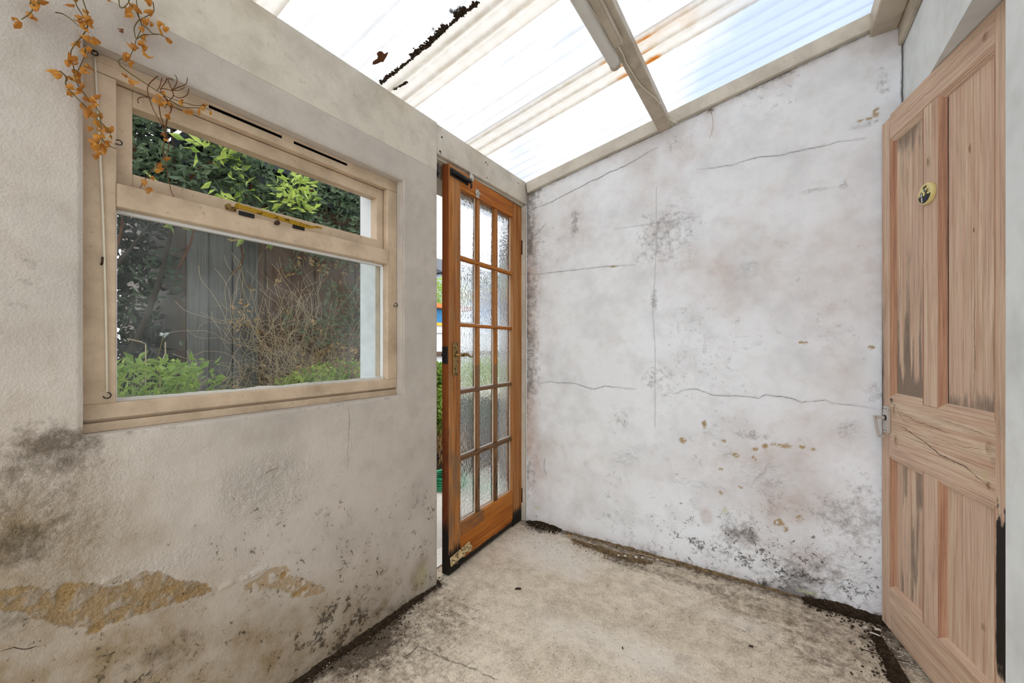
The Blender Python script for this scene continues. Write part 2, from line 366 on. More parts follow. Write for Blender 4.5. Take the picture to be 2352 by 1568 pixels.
# ------------------------------------------------------------------ mesh helpers
class MB:
    def __init__(s): s.v, s.f = [], []
    def add(s, vs, fs):
        o = len(s.v); s.v += [tuple(p) for p in vs]; s.f += [tuple(i + o for i in f) for f in fs]; return s
    def box(s, a, b, M_=None):
        (x0, y0, z0), (x1, y1, z1) = a, b
        vs = [(x, y, z) for z in (z0, z1) for y in (y0, y1) for x in (x0, x1)]
        if M_ is not None: vs = [M_ @ Vector(p) for p in vs]
        return s.add(vs, [(0, 2, 3, 1), (4, 5, 7, 6), (0, 1, 5, 4), (2, 6, 7, 3), (0, 4, 6, 2), (1, 3, 7, 5)])
    def bbox(s, a, b, c=0.002, M_=None):        # box with chamfered edges
        a, b = Vector(a), Vector(b); vs, idx = [], {}
        c = min(c, *[(b[i] - a[i]) * 0.4 for i in range(3)])
        for ix in (0, 1):
            for iy in (0, 1):
                for iz in (0, 1):
                    p = [(a, b)[k][i] for i, k in enumerate((ix, iy, iz))]
                    sg = [1 - 2 * k for k in (ix, iy, iz)]
                    for ax in range(3):
                        q = [p[i] + (0 if i == ax else sg[i] * c) for i in range(3)]
                        idx[(ix, iy, iz, ax)] = len(vs); vs.append(q)
        fs = []
        I = lambda *k: idx[k]
        for ax in range(3):
            u, w = [i for i in range(3) if i != ax]
            for d in (0, 1):
                q = []
                for (p, r) in ((0, 0), (1, 0), (1, 1), (0, 1)):
                    k = [0, 0, 0]; k[ax] = d; k[u] = p; k[w] = r; q.append(I(*k, ax))
                fs.append(q)
            for p in (0, 1):
                for r in (0, 1):
                    k0, k1 = [0, 0, 0], [0, 0, 0]
                    k0[u] = k1[u] = p; k0[w] = k1[w] = r; k1[ax] = 1
                    fs.append((I(*k0, u), I(*k1, u), I(*k1, w), I(*k0, w)))
        for ix in (0, 1):
            for iy in (0, 1):
                for iz in (0, 1): fs.append(tuple(I(ix, iy, iz, k) for k in range(3)))
        if M_ is not None: vs = [M_ @ Vector(p) for p in vs]
        return s.add(vs, fs)
    def tube(s, pts, r, n=6, cap=True):
        pts = [Vector(p) for p in pts]; k = len(pts)
        rs = r if hasattr(r, '__len__') else [r] * k
        up = None; rings = []
        for i, p in enumerate(pts):
            t = (pts[min(i + 1, k - 1)] - pts[max(i - 1, 0)])
            t = t.normalized() if t.length > 1e-9 else Vector((0, 0, 1))
            if up is None: up = t.orthogonal().normalized()
            up = (up - t * up.dot(t)); up = up.normalized() if up.length > 1e-6 else t.orthogonal().normalized()
            w = t.cross(up)
            rings.append([p + (up * math.cos(2 * math.pi * j / n) + w * math.sin(2 * math.pi * j / n)) * rs[i] for j in range(n)])
        vs = [q for R in rings for q in R]
        fs = [(i * n + j, i * n + (j + 1) % n, (i + 1) * n + (j + 1) % n, (i + 1) * n + j) for i in range(k - 1) for j in range(n)]
        if cap: fs += [tuple(range(n))[::-1], tuple((k - 1) * n + j for j in range(n))]
        return s.add(vs, fs)
    def prism(s, poly, y0, y1, M_=None):          # polygon in (x, z) extruded along y
        n = len(poly)
        vs = [(x, y0, z) for x, z in poly] + [(x, y1, z) for x, z in poly]
        if M_ is not None: vs = [M_ @ Vector(p) for p in vs]
        return s.add(vs, [tuple(range(n)), tuple(range(n, 2 * n))[::-1]] + [(i, i + n, (i + 1) % n + n, (i + 1) % n) for i in range(n)])
    def lathe(s, prof, n, M_):                    # profile (r, h) about local z
        vs = [M_ @ Vector((r * math.cos(2 * math.pi * j / n), r * math.sin(2 * math.pi * j / n), h)) for r, h in prof for j in range(n)]
        k = len(prof)
        fs = [(i * n + j, i * n + (j + 1) % n, (i + 1) * n + (j + 1) % n, (i + 1) * n + j) for i in range(k - 1) for j in range(n)]
        fs += [tuple(range(n))[::-1], tuple((k - 1) * n + j for j in range(n))]
        return s.add(vs, fs)
    def mesh(s, name, mat=None, smooth=False, inv=None):
        me = bpy.data.meshes.new(name)
        vs = [inv @ Vector(p) for p in s.v] if inv is not None else s.v
        me.from_pydata([tuple(p) for p in vs], [], s.f)
        me.validate(); me.update()
        bm_fix(me)
        if smooth: me.polygons.foreach_set('use_smooth', [True] * len(me.polygons))
        if mat: me.materials.append(M[mat])
        return me
    def build(s, name, mat, parent=None, smooth=False, world=False):
        inv = pmat(parent).inverted() if (world and parent) else None
        return link(name, s.mesh(name, mat, smooth, inv), parent)
def bm_fix(me):
    import bmesh
    b = bmesh.new(); b.from_mesh(me)
    bmesh.ops.recalc_face_normals(b, faces=b.faces); b.to_mesh(me); b.free()
def pmat(o): return Matrix.Translation(o.location) @ o.rotation_euler.to_matrix().to_4x4()
def link(name, me, parent=None):
    o = bpy.data.objects.new(name, me); COL.objects.link(o)
    if parent: o.parent = parent
    return o
def tag(o, label, cat=None, group=None, kind=None):
    o['label'] = label
    if cat: o['category'] = cat
    if group: o['group'] = group
    if kind: o['kind'] = kind
    return o
def empty(name, loc, rz, label, cat=None, kind=None, group=None):
    o = bpy.data.objects.new(name, None); COL.objects.link(o)
    o.location = loc; o.rotation_euler = (0, 0, rz); o.empty_display_size = 0.1
    return tag(o, label, cat, group, kind)
def smooth_line(pts, n=6):                        # Catmull-Rom
    pts = [Vector(p) for p in pts]; out = []
    for i in range(len(pts) - 1):
        a, b, c, d = pts[max(i - 1, 0)], pts[i], pts[i + 1], pts[min(i + 2, len(pts) - 1)]
        for k in range(n):
            t = k / n
            out.append(0.5 * ((2 * b) + (c - a) * t + (2 * a - 5 * b + 4 * c - d) * t * t + (3 * b - a - 3 * c + d) * t ** 3))
    return out + [pts[-1]]
def np_mesh(name, V, F, mat, attrs=None, smooth=True):
    me = bpy.data.meshes.new(name)
    V = np.asarray(V, np.float32); F = np.asarray(F, np.int32)
    me.vertices.add(len(V)); me.vertices.foreach_set('co', V.ravel())
    k = F.shape[1]
    me.loops.add(F.size); me.loops.foreach_set('vertex_index', F.ravel())
    me.polygons.add(len(F)); me.polygons.foreach_set('loop_start', np.arange(0, F.size, k, dtype=np.int32))
    me.polygons.foreach_set('use_smooth', np.full(len(F), smooth))
    for a, arr in (attrs or {}).items():
        at = me.attributes.new(a, 'FLOAT_COLOR', 'POINT')
        c = np.ones((len(V), 4), np.float32); c[:, :3] = arr
        at.data.foreach_set('color', c.ravel())
    me.update(calc_edges=True)
    me.materials.append(M[mat])
    return me
def grid_faces(nu, nv, keep=None, flip=False):
    i = np.arange(nu * nv).reshape(nv, nu)
    q = np.stack([i[:-1, :-1], i[:-1, 1:], i[1:, 1:], i[1:, :-1]], -1)
    if flip: q = q[..., ::-1]
    q = q.reshape(-1, 4)
    return q if keep is None else q[keep.ravel()]
def add_boxes(V, F, A, boxes):                    # append plain boxes to a quad grid mesh
    V, F, A = [V], [F], {k: [a] for k, a in A.items()}
    o = len(V[0])
    for (x0, y0, z0), (x1, y1, z1) in boxes:
        V.append(np.array([(x, y, z) for z in (z0, z1) for y in (y0, y1) for x in (x0, x1)], float))
        F.append(np.array([(0, 2, 3, 1), (4, 5, 7, 6), (0, 1, 5, 4), (2, 6, 7, 3), (0, 4, 6, 2), (1, 3, 7, 5)]) + o)
        for k in A: A[k].append(np.zeros((8, 3)))
        o += 8
    return np.concatenate(V), np.concatenate(F), {k: np.concatenate(a) for k, a in A.items()}
def ribbon(name, parent, P3, N, w, mat='crackline', seed=0):
    """thin ragged dark line lying in a surface: P3 points, N surface normal"""
    r = random.Random(seed); pts = [Vector(p) for p in P3]; N = Vector(N); vs, fs = [], []
    n = len(pts)
    for i, p in enumerate(pts):
        t = (pts[min(i + 1, n - 1)] - pts[max(i - 1, 0)]).normalized(); s_ = N.cross(t)
        e = min(1.0, 4.0 * min(i, n - 1 - i) / n + .15); ww = w * e * r.uniform(.45, 1.35) * .5
        vs += [p - s_ * ww, p + s_ * ww]
    fs = [(2 * i, 2 * i + 1, 2 * i + 3, 2 * i + 2) for i in range(n - 1)]
    me = bpy.data.meshes.new(name); me.from_pydata([tuple(v) for v in vs], [], fs); me.update(); me.materials.append(M[mat])
    return link(name, me, parent)
def wander(pts, step, amp, seed):                 # resample a polyline and roughen it
    r = random.Random(seed); out = []; off = Vector((0, 0))
    for (a, b_), (c, e) in zip(pts[:-1], pts[1:]):
        l = math.hypot(c - a, e - b_); k = max(1, int(l / step))
        for i in range(k):
            t = i / k; off = off * .72 + Vector((r.gauss(0, amp), r.gauss(0, amp)))
            out.append((a + (c - a) * t + off.x, b_ + (e - b_) * t + off.y))
    return out + [pts[-1]]
def segs(*stops):                                 # (value, step) chain -> coordinates hitting every value
    out = [stops[0][0]]
    for (a, st), (b, _) in zip(stops[:-1], stops[1:]):
        n = max(1, int(round((b - a) / st))); out += list(a + (b - a) * np.arange(1, n + 1) / n)
    return np.array(out)
# ================================================================== the shell of the lean-to
def flat_after(me, n):                             # the grid is smooth, the plain boxes behind it are flat
    s = np.zeros(len(me.polygons), bool); s[:n] = True
    me.polygons.foreach_set('use_smooth', s)

# ---- window wall (left): a displaced plaster skin with the window hole, solid masonry behind it
WY0, WY1, WZ0, WZ1, DY0 = 0.225, 1.157, 0.895, 1.7965, 1.360
ys = segs((YB + .002, .006), (.05, .003), (WY0, .003), (WY1, .003), (DY0, .003))
zs = segs((0.0, .003), (WZ0, .003), (WZ1, .003), (1.912, .003))
U, V = np.meshgrid(ys, zs)
jit = 0.020 * (fbm(U, V, 22, 4, 3) - .5); jit2 = 0.020 * (fbm(U, V, 22, 4, 9) - .5)
Uj, Vj = U + jit * 1.6, V + jit2 * 1.6
P = lambda *pts: [L2(*p) for p in pts]
bare = np.zeros(U.shape)
sand = inside(Uj, Vj, P((-60, 1362), (80, 1345), (130, 1352), (160, 1338), (185, 1335), (230, 1352), (270, 1345), (300, 1322), (360, 1312), (430, 1330), (470, 1335), (484, 1350), (462, 1367), (430, 1377), (380, 1387), (320, 1407), (250, 1432), (210, 1452), (150, 1442), (60, 1412), (-60, 1402))).astype(float)
sand2 = inside(Uj, Vj, P((540, 1345), (620, 1310), (650, 1304), (690, 1325), (740, 1345), (748, 1356), (700, 1368), (665, 1364), (640, 1348), (600, 1352))).astype(float)
chips = np.zeros(U.shape)
for (px, py, a, b, sd) in ((460, 1350, .020, .012, 1), (412, 1376, .022, .010, 2), (385, 1352, .02, .007, 3), (690, 1357, .030, .011, 4), (222, 1441, .020, .010, 5), (152, 1362, .014, .022, 6), (345, 1365, .018, .008, 7), (260, 1425, .022, .008, 8), (650, 1320, .012, .012, 9)):
    chips = np.maximum(chips, blob(U, V, L2(px, py), a, b, sd, .45, 40, .8))
rough = fbm(U, V, 60, 4, 21)
sandm = np.maximum(sand, sand2 * .9) * sstep(.43, .57, rough + .05 + .30 * (fbm(U, V, 9, 4, 22) - .5))
bare = np.maximum(chips * sstep(.30, .42, rough), sandm * .72)
mould = (0.42 * blob(U, V, L2(60, 1130), .14, .20, 11, .6, 7, .0) + 0.5 * blob(U, V, L2(90, 1235), .12, .06, 12, .6, 9, .0)
         + 0.42 * blob(U, V, L2(10, 1270), .08, .09, 13, .6, 9, .0) + .38 * blob(U, V, L2(140, 1045), .10, .07, 14, .5, 8, .2)
         + .4 * blob(U, V, L2(745, 1175), .06, .03, 15, .4, 9, .2) + .35 * blob(U, V, L2(960, 1150), .06, .07, 16, .5, 8, .2)
         + .45 * blob(U, V, L2(400, 1490), .20, .09, 17, .6, 6, .1) + .35 * blob(U, V, L2(120, 1010), .12, .05, 18, .6, 6, .1)
         + .45 * blob(U, V, L2(30, 1420), .14, .10, 19, .6, 6, .1) + .35 * blob(U, V, L2(870, 1400), .10, .09, 20, .6, 8, .1)
         + .25 * blob(U, V, L2(40, 640), .06, .12, 22, .6, 8, .1) + .25 * blob(U, V, L2(60, 490), .04, .03, 23, .6, 8, .1))
mould = mould * 1.15 + .34 * sstep(.42, .75, fbm(U, V, 3.2, 5, 38)) * (1 - sstep(.2, 1.1, V)) + .12 * (1 - sstep(0, .5, V))
mould += .55 * (1 - sstep(0.0, .07, V)) * sstep(.3, .7, fbm(U, V, 9, 3, 31))
mould += .30 * (1 - sstep(0.0, .02, np.abs(V - .89))) * (U < WY1 + .02) * (U > WY0 - .02)
damp = np.clip(.8 * blob(U, V, L2(960, 1310), .09, .09, 24, .4, 8, .1) + .75 * blob(U, V, L2(330, 1450), .32, .16, 25, .5, 5, .1)
               + .6 * blob(U, V, L2(100, 1300), .25, .20, 26, .5, 5, .1) + .5 * sand + .4 * blob(U, V, L2(620, 1450), .12, .10, 27, .5, 6, .1)
               + .45 * (1 - sstep(.0, .42, V)) * sstep(.3, .6, fbm(U, V, 4, 4, 39)) + .35 * blob(U, V, L2(20, 1150), .25, .45, 40, .5, 4, .1) + .95 * (1 - sstep(.18, .66, V + .40 * (U - .1) + .35 * (fbm(U, V, 5, 4, 401) - .5))), 0, 1)  # last term: damp plus dark corner vignette, both put into the stain colour
crack = np.zeros(U.shape); LCR = []
for pts, w in ((P((0, 1493), (30, 1484), (60, 1487), (92, 1482)), .0022), (P((798, 915), (800, 980), (797, 1040), (799, 1085)), .0010), (P((590, 1100), (610, 1083), (640, 1070)), .0012)):
    LCR.append((pts, w))
spk = .30 + .8 * (1 - sstep(.25, .85, V)) + .9 * blob(U, V, L2(760, 1450), .22, .14, 28, .4, 6, .1) + .4 * blob(U, V, L2(640, 1180), .3, .12, 29, .4, 6, .1)
grn = .22 * blob(U, V, L2(968, 1320), .05, .08, 30, .5, 9, .1)
ridge = blob(U, V, L2(565, 1322), .10, .012, 33, .3, 30, .3) + .8 * blob(U, V, L2(240, 1332), .05, .008, 34, .3, 30, .3)
rough_zone = np.clip(blob(U, V, L2(90, 1150), .16, .20, 35, .5, 5, .1) + blob(U, V, L2(620, 1110), .18, .12, 36, .5, 5, .1) + sand + .6 * blob(U, V, L2(350, 1310), .2, .05, 37, .4, 8, .1), 0, 1)
disp = .0030 * fbm(U, V, 7, 4, 41) + .0024 + rough_zone * .0060 * (fbm(U, V, 75, 4, 42) - .38) - .0038 * np.maximum(chips, sandm * .5) + .0050 * ridge * sstep(.35, .6, fbm(U, V, 60, 3, 44)) - .002 * crack
ed = np.minimum.reduce([np.maximum.reduce([WY0 - U, U - WY1, WZ0 - V, V - WZ1]), DY0 - U + .0])
disp = np.maximum(disp, .0004) * np.clip(ed / .008, 0.05, 1)
uc, vc = (U[:-1, :-1] + U[1:, 1:]) / 2, (V[:-1, :-1] + V[1:, 1:]) / 2
keep = ~((uc > WY0) & (uc < WY1) & (vc > WZ0) & (vc < WZ1))
Vt = np.stack([XL + disp, U, V], -1).reshape(-1, 3)
Fc = grid_faces(len(ys), len(zs), keep)
A = {'m3': np.stack([np.clip(rough_zone * .7 + sand * .5, 0, 1), 0 * U, 0 * U], -1).reshape(-1, 3), 'm1': np.stack([mould, damp, bare], -1).reshape(-1, 3), 'm2': np.stack([crack, spk, grn], -1).reshape(-1, 3)}
nF = len(Fc); b = XL - .001
Vt, Fc, A = add_boxes(Vt, Fc, A, [((XLO, YB, -.1), (b, WY0, 1.91)), ((XLO, WY0, -.1), (b, WY1, WZ0)), ((XLO, WY0, WZ1), (b, WY1, 1.91)),
                                  ((XLO, WY1, -.1), (b, DY0, 1.91)), ((XLO, YB, 1.91), (-1.34, DY0, 2.055)), ((XLO, DY0, 1.918), (-1.375, YE, 2.055))])
me = np_mesh('wall_left', Vt, Fc, 'wall_l', A); flat_after(me, nF)
LW = link('wall_left', me)
def lift_l(y, z): return XL + disp[np.abs(zs - z).argmin(), np.abs(ys - y).argmin()] + .0006
for k, (pts, w) in enumerate(LCR):
    q = wander(pts, .006, .0009, 70 + k); ribbon('crack', LW, [(lift_l(*p), *p) for p in q], (1, 0, 0), w * .9, seed=k)
tag(LW, 'damp-stained cream plaster wall around the window, paint flaking low down', 'wall', kind='structure')

# ---- end wall (back)
xs = segs((XL, .004), (XR, .004)); ts = np.linspace(0, 1, 570)
U, T = np.meshgrid(xs, ts); V = T * zr(U)
jit = 0.018 * (fbm(U, V, 22, 4, 53) - .5); jit2 = 0.018 * (fbm(U, V, 22, 4, 59) - .5)
Uj, Vj = U + jit, V + jit2
P = lambda *pts: [E2(*p) for p in pts]
ECR = []; crack = np.zeros(U.shape); cvar = .45 + .55 * sstep(.35, .6, fbm(U, V, 24, 3, 57))
jh, jh2 = .006 * (fbm(U, V, 90, 3, 54) - .5), .006 * (fbm(U, V, 90, 3, 55) - .5)
for w, pts in ((.0020, P((1213, 487), (1228, 478), (1262, 467), (1290, 452), (1320, 437), (1345, 424), (1360, 415), (1372, 412), (1400, 396), (1435, 382), (1460, 368), (1490, 350), (1510, 340))),
               (.0014, P((1600, 390), (1640, 386), (1680, 380), (1710, 370), (1740, 362), (1790, 358), (1830, 348), (1880, 338), (1930, 325), (1985, 319))),
               (.0014, P((1215, 632), (1260, 627), (1300, 622), (1360, 616), (1392, 612), (1430, 610), (1460, 608))),
               (.0018, P((1225, 873), (1240, 880), (1265, 876), (1285, 879), (1320, 880), (1345, 888), (1365, 894), (1390, 886), (1420, 890), (1460, 893))),
               (.0017, P((1535, 902), (1553, 903), (1570, 895), (1600, 893), (1640, 907), (1680, 908), (1720, 910), (1745, 913), (1758, 906), (1780, 909), (1810, 913), (1840, 923), (1870, 920), (1895, 918), (1910, 926), (1950, 929), (1985, 934), (2010, 938))),
               (.0013, P((1215, 545), (1235, 538), (1255, 512))), (.0010, P((1522, 500), (1532, 525), (1538, 560), (1538, 590))),
               (.0011, P((1905, 1145), (1922, 1148), (1932, 1170))), (.0010, P((1595, 1240), (1625, 1262), (1650, 1290))),
               (.0016, P((1253, 1050), (1250, 1075), (1256, 1092))), (.0012, P((1410, 527), (1510, 512), (1610, 497)))):
    k = .45 if w < .00125 else 1.0
    crack = np.maximum(crack, .16 * k * (1 - sstep(.002, .008, poly_d(U + jit * .3, V + jit2 * .3, pts))) * cvar); ECR.append((pts, w))
crack = np.maximum(crack, 1 - sstep(.002, .005, np.abs(U - XR + .004 + jit * .2)) + 0 * U)
crack = np.maximum(crack, .8 * cvar * (1 - sstep(.0008, .0035, np.abs(V - zr(U) + .0715 + jit2 * .25))))
seam = .5 * (1 - sstep(.0012, .004, poly_d(U + jit * .2, V, P((1508, 430), (1508, 560), (1502, 680), (1500, 720), (1505, 800), (1505, 980)))))
bare = np.zeros(U.shape)
for (px, py, a, b_, sd) in ((1618, 975, .013, .020, 1), (1568, 1010, .018, .014, 2), (1662, 1012, .010, .008, 3), (1735, 1030, .018, .014, 4), (1757, 1024, .012, .012, 5), (1792, 1022, .030, .010, 6),
                            (1816, 1025, .008, .006, 7), (1843, 1026, .009, .006, 8), (1867, 1031, .011, .010, 9), (1731, 1052, .012, .012, 10), (1847, 788, .020, .008, 11), (2000, 797, .012, .006, 12),
                            (1790, 1200, .018, .014, 13), (1836, 1190, .012, .014, 14), (1640, 1020, .010, .010, 15), (1410, 612, .022, .006, 16), (1655, 1075, .010, .008, 17), (1657, 1130, .010, .010, 18),
                            (1700, 1118, .008, .005, 19), (1742, 1127, .006, .005, 20), (1690, 1045, .014, .008, 21), (1990, 275, .05, .006, 22), (2012, 258, .010, .016, 23), (1805, 1215, .012, .016, 24)):
    bare = np.maximum(bare, blob(U, V, E2(px, py), a * 1.1, b_ * 1.1, sd + 60, .9, 42, .5) * sstep(.36, .5, fbm(U, V, 120, 3, sd)))
mould = (.50 * blob(U, V, E2(1320, 520), .05, .13, 71, .5, 10, .1) + .20 * blob(U, V, E2(1500, 570), .26, .22, 72, .6, 9, .0) + .6 * blob(U, V, E2(1503, 690), .03, .09, 73, .4, 12, .1)
         + .30 * blob(U, V, E2(1970, 1150), .17, .34, 74, .6, 5, .0) + .30 * blob(U, V, E2(1870, 1330), .20, .14, 75, .6, 7, .0) + .3 * blob(U, V, E2(1560, 520), .2, .3, 76, .6, 5, .1)
         + .35 * blob(U, V, E2(1500, 870), .12, .10, 77, .6, 7, .1) + .40 * blob(U, V, E2(2000, 900), .05, .05, 78, .5, 12, .1) + .4 * blob(U, V, E2(1720, 1230), .09, .05, 79, .5, 10, .1)
         + .35 * blob(U, V, E2(1425, 960), .10, .09, 80, .6, 8, .1) + .3 * blob(U, V, E2(1740, 1000), .25, .03, 81, .6, 8, .1) + .3 * blob(U, V, E2(1600, 1060), .10, .07, 82, .6, 8, .1)
         + .35 * blob(U, V, E2(2030, 190), .04, .10, 83, .5, 9, .1) + .30 * blob(U, V, E2(1545, 330), .04, .05, 84, .5, 9, .1))  # last blob: soft shadow below the roof beam, put into the mould colour
mould = mould * 1.25 + .30 * sstep(.45, .78, fbm(U, V, 2.6, 5, 86)) + .35 * (1 - sstep(.15, .7, V)) * sstep(.3, .7, fbm(U, V, 5, 4, 87)) * sstep(-1.0, -.2, U)
mould += .95 * (1 - sstep(.0, .15, U - XL)) * sstep(.20, .62, fbm(U, V * .45, 7, 4, 85)) + .45 * (1 - sstep(0, .04, V)) + .25 * (1 - sstep(0, .05, zr(U) - .07 - V))
damp = np.clip(.75 * blob(U, V, E2(1622, 1185), .035, .05, 91, .4, 14, .1) + .45 * blob(U, V, E2(1720, 1235), .11, .06, 92, .5, 9, .1) + .5 * blob(U, V, E2(1860, 1300), .20, .12, 93, .6, 6, .1)
               + .3 * blob(U, V, E2(1600, 600), .40, .30, 94, .6, 3, .0) + .2 * blob(U, V, E2(1850, 650), .30, .30, 941, .6, 3, .0) + .3 * blob(U, V, E2(1790, 1170), .18, .07, 95, .5, 7, .1) + .9 * (1 - sstep(.0, .13, U - XL)) * sstep(.25, .6, fbm(U, V * .5, 6, 3, 96))
               + .35 * (1 - sstep(0, .08, V)) + .55 * sstep(.44, .74, fbm(U, V, 2.0, 5, 942)), 0, 1)
grn = .5 * blob(U, V, E2(1665, 1172), .016, .018, 97, .4, 20, .1) + .5 * blob(U, V, E2(1850, 1358), .05, .010, 98, .5, 20, .1) + .35 * blob(U, V, E2(1235, 1165), .03, .02, 99, .5, 14, .1)
spk = .10 + 1.0 * (1 - sstep(.10, .62, V)) * sstep(-.9, -.3, U) + .35 * (1 - sstep(.1, .55, V)) + .7 * blob(U, V, E2(1500, 560), .18, .12, 101, .4, 6, .1)
flake = np.clip(1.2 * blob(U, V, E2(1620, 985), .012, .07, 116, .4, 20, .1) + .8 * blob(U, V, E2(1670, 1040), .05, .05, 117, .5, 12, .1) + .7 * blob(U, V, E2(1600, 1110), .14, .03, 118, .6, 10, .1) + .8 * blob(U, V, E2(1950, 1320), .16, .10, 119, .6, 8, .1) + blob(U, V, E2(1440, 1050), .10, .07, 102, .5, 8, .1) + blob(U, V, E2(1740, 1090), .16, .11, 103, .5, 7, .1) + .8 * blob(U, V, E2(1860, 1290), .22, .14, 104, .5, 6, .1)
                + blob(U, V, E2(1718, 620), .05, .05, 105, .4, 12, .1) + blob(U, V, E2(1870, 436), .07, .012, 106, .4, 16, .1) + blob(U, V, E2(1935, 425), .016, .026, 107, .4, 20, .1)
                + 1.2 * blob(U, V, E2(1975, 288), .07, .014, 108, .4, 18, .1) + .8 * blob(U, V, E2(1950, 985), .05, .05, 109, .5, 12, .1) + .7 * blob(U, V, E2(1640, 990), .06, .06, 110, .5, 12, .1)
                + .6 * blob(U, V, E2(1740, 785), .03, .02, 111, .5, 12, .1) + .5 * blob(U, V, E2(1945, 755), .03, .02, 112, .5, 12, .1), 0, 1.2)
fl = fbm(U, V, 42, 4, 113)
disp = .0035 * fbm(U, V, 4, 4, 114) + .0022 + flake * .0085 * (sstep(.40, .56, fl) - .35) + .0020 * flake * (fbm(U, V, 90, 3, 115) - .5) - .0016 * bare - .002 * crack
disp = np.maximum(disp, .0003)
Vt = np.stack([U, YE - disp, V], -1).reshape(-1, 3)
Fc = grid_faces(len(xs), len(ts))
A = {'m3': np.stack([flake, 0 * U, 0 * U], -1).reshape(-1, 3), 'm1': np.stack([mould, damp, bare * .95], -1).reshape(-1, 3), 'm2': np.stack([np.maximum(crack, seam * .55), spk, grn], -1).reshape(-1, 3)}
nF = len(Fc); b = YE + .0005
Vt, Fc, A = add_boxes(Vt, Fc, A, [((XLO, b, -.1), (.62, b + .12, 2.02))])
k = len(Vt)                                        # sloping top of the masonry behind the skin
xa, xb = XLO, .62
Vt = np.concatenate([Vt, np.array([(xa, b, 2.02), (xb, b, 2.02), (xb, b, zr(xb)), (xa, b, zr(xa)), (xa, b + .12, 2.02), (xb, b + .12, 2.02), (xb, b + .12, zr(xb)), (xa, b + .12, zr(xa))])])
Fc = np.concatenate([Fc, np.array([(0, 1, 2, 3), (7, 6, 5, 4), (3, 2, 6, 7), (0, 3, 7, 4), (1, 5, 6, 2)]) + k])
A = {q: np.concatenate([a, np.zeros((8, 3))]) for q, a in A.items()}
me = np_mesh('wall_back', Vt, Fc, 'wall_e', A); flat_after(me, nF)
EW = link('wall_back', me)
def lift_e(x, z): return YE - disp[min(569, max(0, int(round(z / zr(x) * 569)))), np.abs(xs - x).argmin()] - .0006
for k, (pts, w) in enumerate(ECR):
    q = wander(pts, .006, .0010 if w > .0012 else .0005, 90 + k); ribbon('crack', EW, [(p[0], lift_e(*p), p[1]) for p in q], (0, -1, 0), w * (.95 if w > .0012 else .6), seed=k)
tag(EW, 'cracked white end wall with mould, peeling paint and long hairline cracks', 'wall', kind='structure')

# ---- house wall (right) with the closet doorway, timber over the open rear, closet behind the doorway
HY0, HY1, HZ = 1.335, 2.152, 1.992
m = MB()
for a, b_ in (((XR, -3.5, -.1), (XR + .13, HY0, 2.62)), ((XR, HY0, HZ), (XR + .13, YE + .10, 2.62)), ((XR, HY1, -.1), (XR + .13, YE + .0002, HZ))): m.box(a, b_)
tag(m.build('wall_right', 'wall_h'), 'pale grey-white house wall at the right, with the closet doorway', 'wall', kind='structure')
m = MB().box((XLO, YB - .10, 2.03), (XR - .001, YB - .001, 2.11))
tag(m.build('trim_8', 'beam'), 'timber crossing the open rear end of the lean-to, behind the viewer', 'beam', kind='structure')
m = MB()
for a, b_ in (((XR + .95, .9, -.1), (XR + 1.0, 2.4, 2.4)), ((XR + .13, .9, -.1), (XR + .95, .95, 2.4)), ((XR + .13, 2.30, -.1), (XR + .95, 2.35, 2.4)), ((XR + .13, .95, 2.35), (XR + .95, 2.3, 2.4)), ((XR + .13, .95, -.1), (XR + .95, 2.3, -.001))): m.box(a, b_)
tag(m.build('wall_closet', 'dark_plinth'), 'dim grey inside of the closet glimpsed above its door', 'wall', kind='structure')  # closet shade put into the colour: interior built dark grey

# ---- floor
xs = segs((-1.53, .005), (XR + .14, .005)); ys = segs((0.55, .005), (YE + .003, .005))
U, V = np.meshgrid(xs, ys)
nz = fbm(U, V, 12, 4, 201)
PF = lambda *p: [F2(*q) for q in p]
dl, de = U - XL, YE - V
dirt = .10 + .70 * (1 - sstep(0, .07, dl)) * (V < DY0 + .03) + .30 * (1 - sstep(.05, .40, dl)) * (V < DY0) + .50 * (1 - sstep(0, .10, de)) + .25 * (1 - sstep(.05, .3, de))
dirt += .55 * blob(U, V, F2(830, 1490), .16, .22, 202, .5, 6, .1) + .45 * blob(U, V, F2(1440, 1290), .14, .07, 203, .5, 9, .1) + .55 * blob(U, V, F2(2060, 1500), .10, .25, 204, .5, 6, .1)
dirt += .40 * blob(U, V, F2(1230, 1215), .10, .06, 205, .5, 9, .1) + .30 * blob(U, V, F2(1560, 1330), .25, .05, 206, .5, 7, .1) + .42 * blob(U, V, F2(1850, 1480), .42, .30, 207, .6, 5, .0) + .25 * blob(U, V, F2(950, 1520), .25, .25, 2071, .6, 5, .0) + .22 * blob(U, V, F2(1050, 1420), .15, .15, 208, .6, 6, .1)  # broad right-hand blob: real dirt, plus light falloff from the door in the colour
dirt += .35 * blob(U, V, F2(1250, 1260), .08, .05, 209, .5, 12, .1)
pale = np.clip(1.0 * blob(U, V, F2(1280, 1270), .34, .24, 211, .5, 5, .1) + .5 * blob(U, V, F2(1350, 1450), .30, .18, 212, .6, 5, .1) + .4 * blob(U, V, F2(1480, 1500), .2, .1, 213, .6, 6, .1) + .4 * blob(U, V, F2(1680, 1420), .25, .05, 214, .6, 8, .1), 0, 1)  # floor paler by the door: mostly the door's daylight put into the colour
ck = np.zeros(U.shape)
jx, jy = .02 * (fbm(U, V, 20, 3, 215) - .5), .02 * (fbm(U, V, 20, 3, 216) - .5)
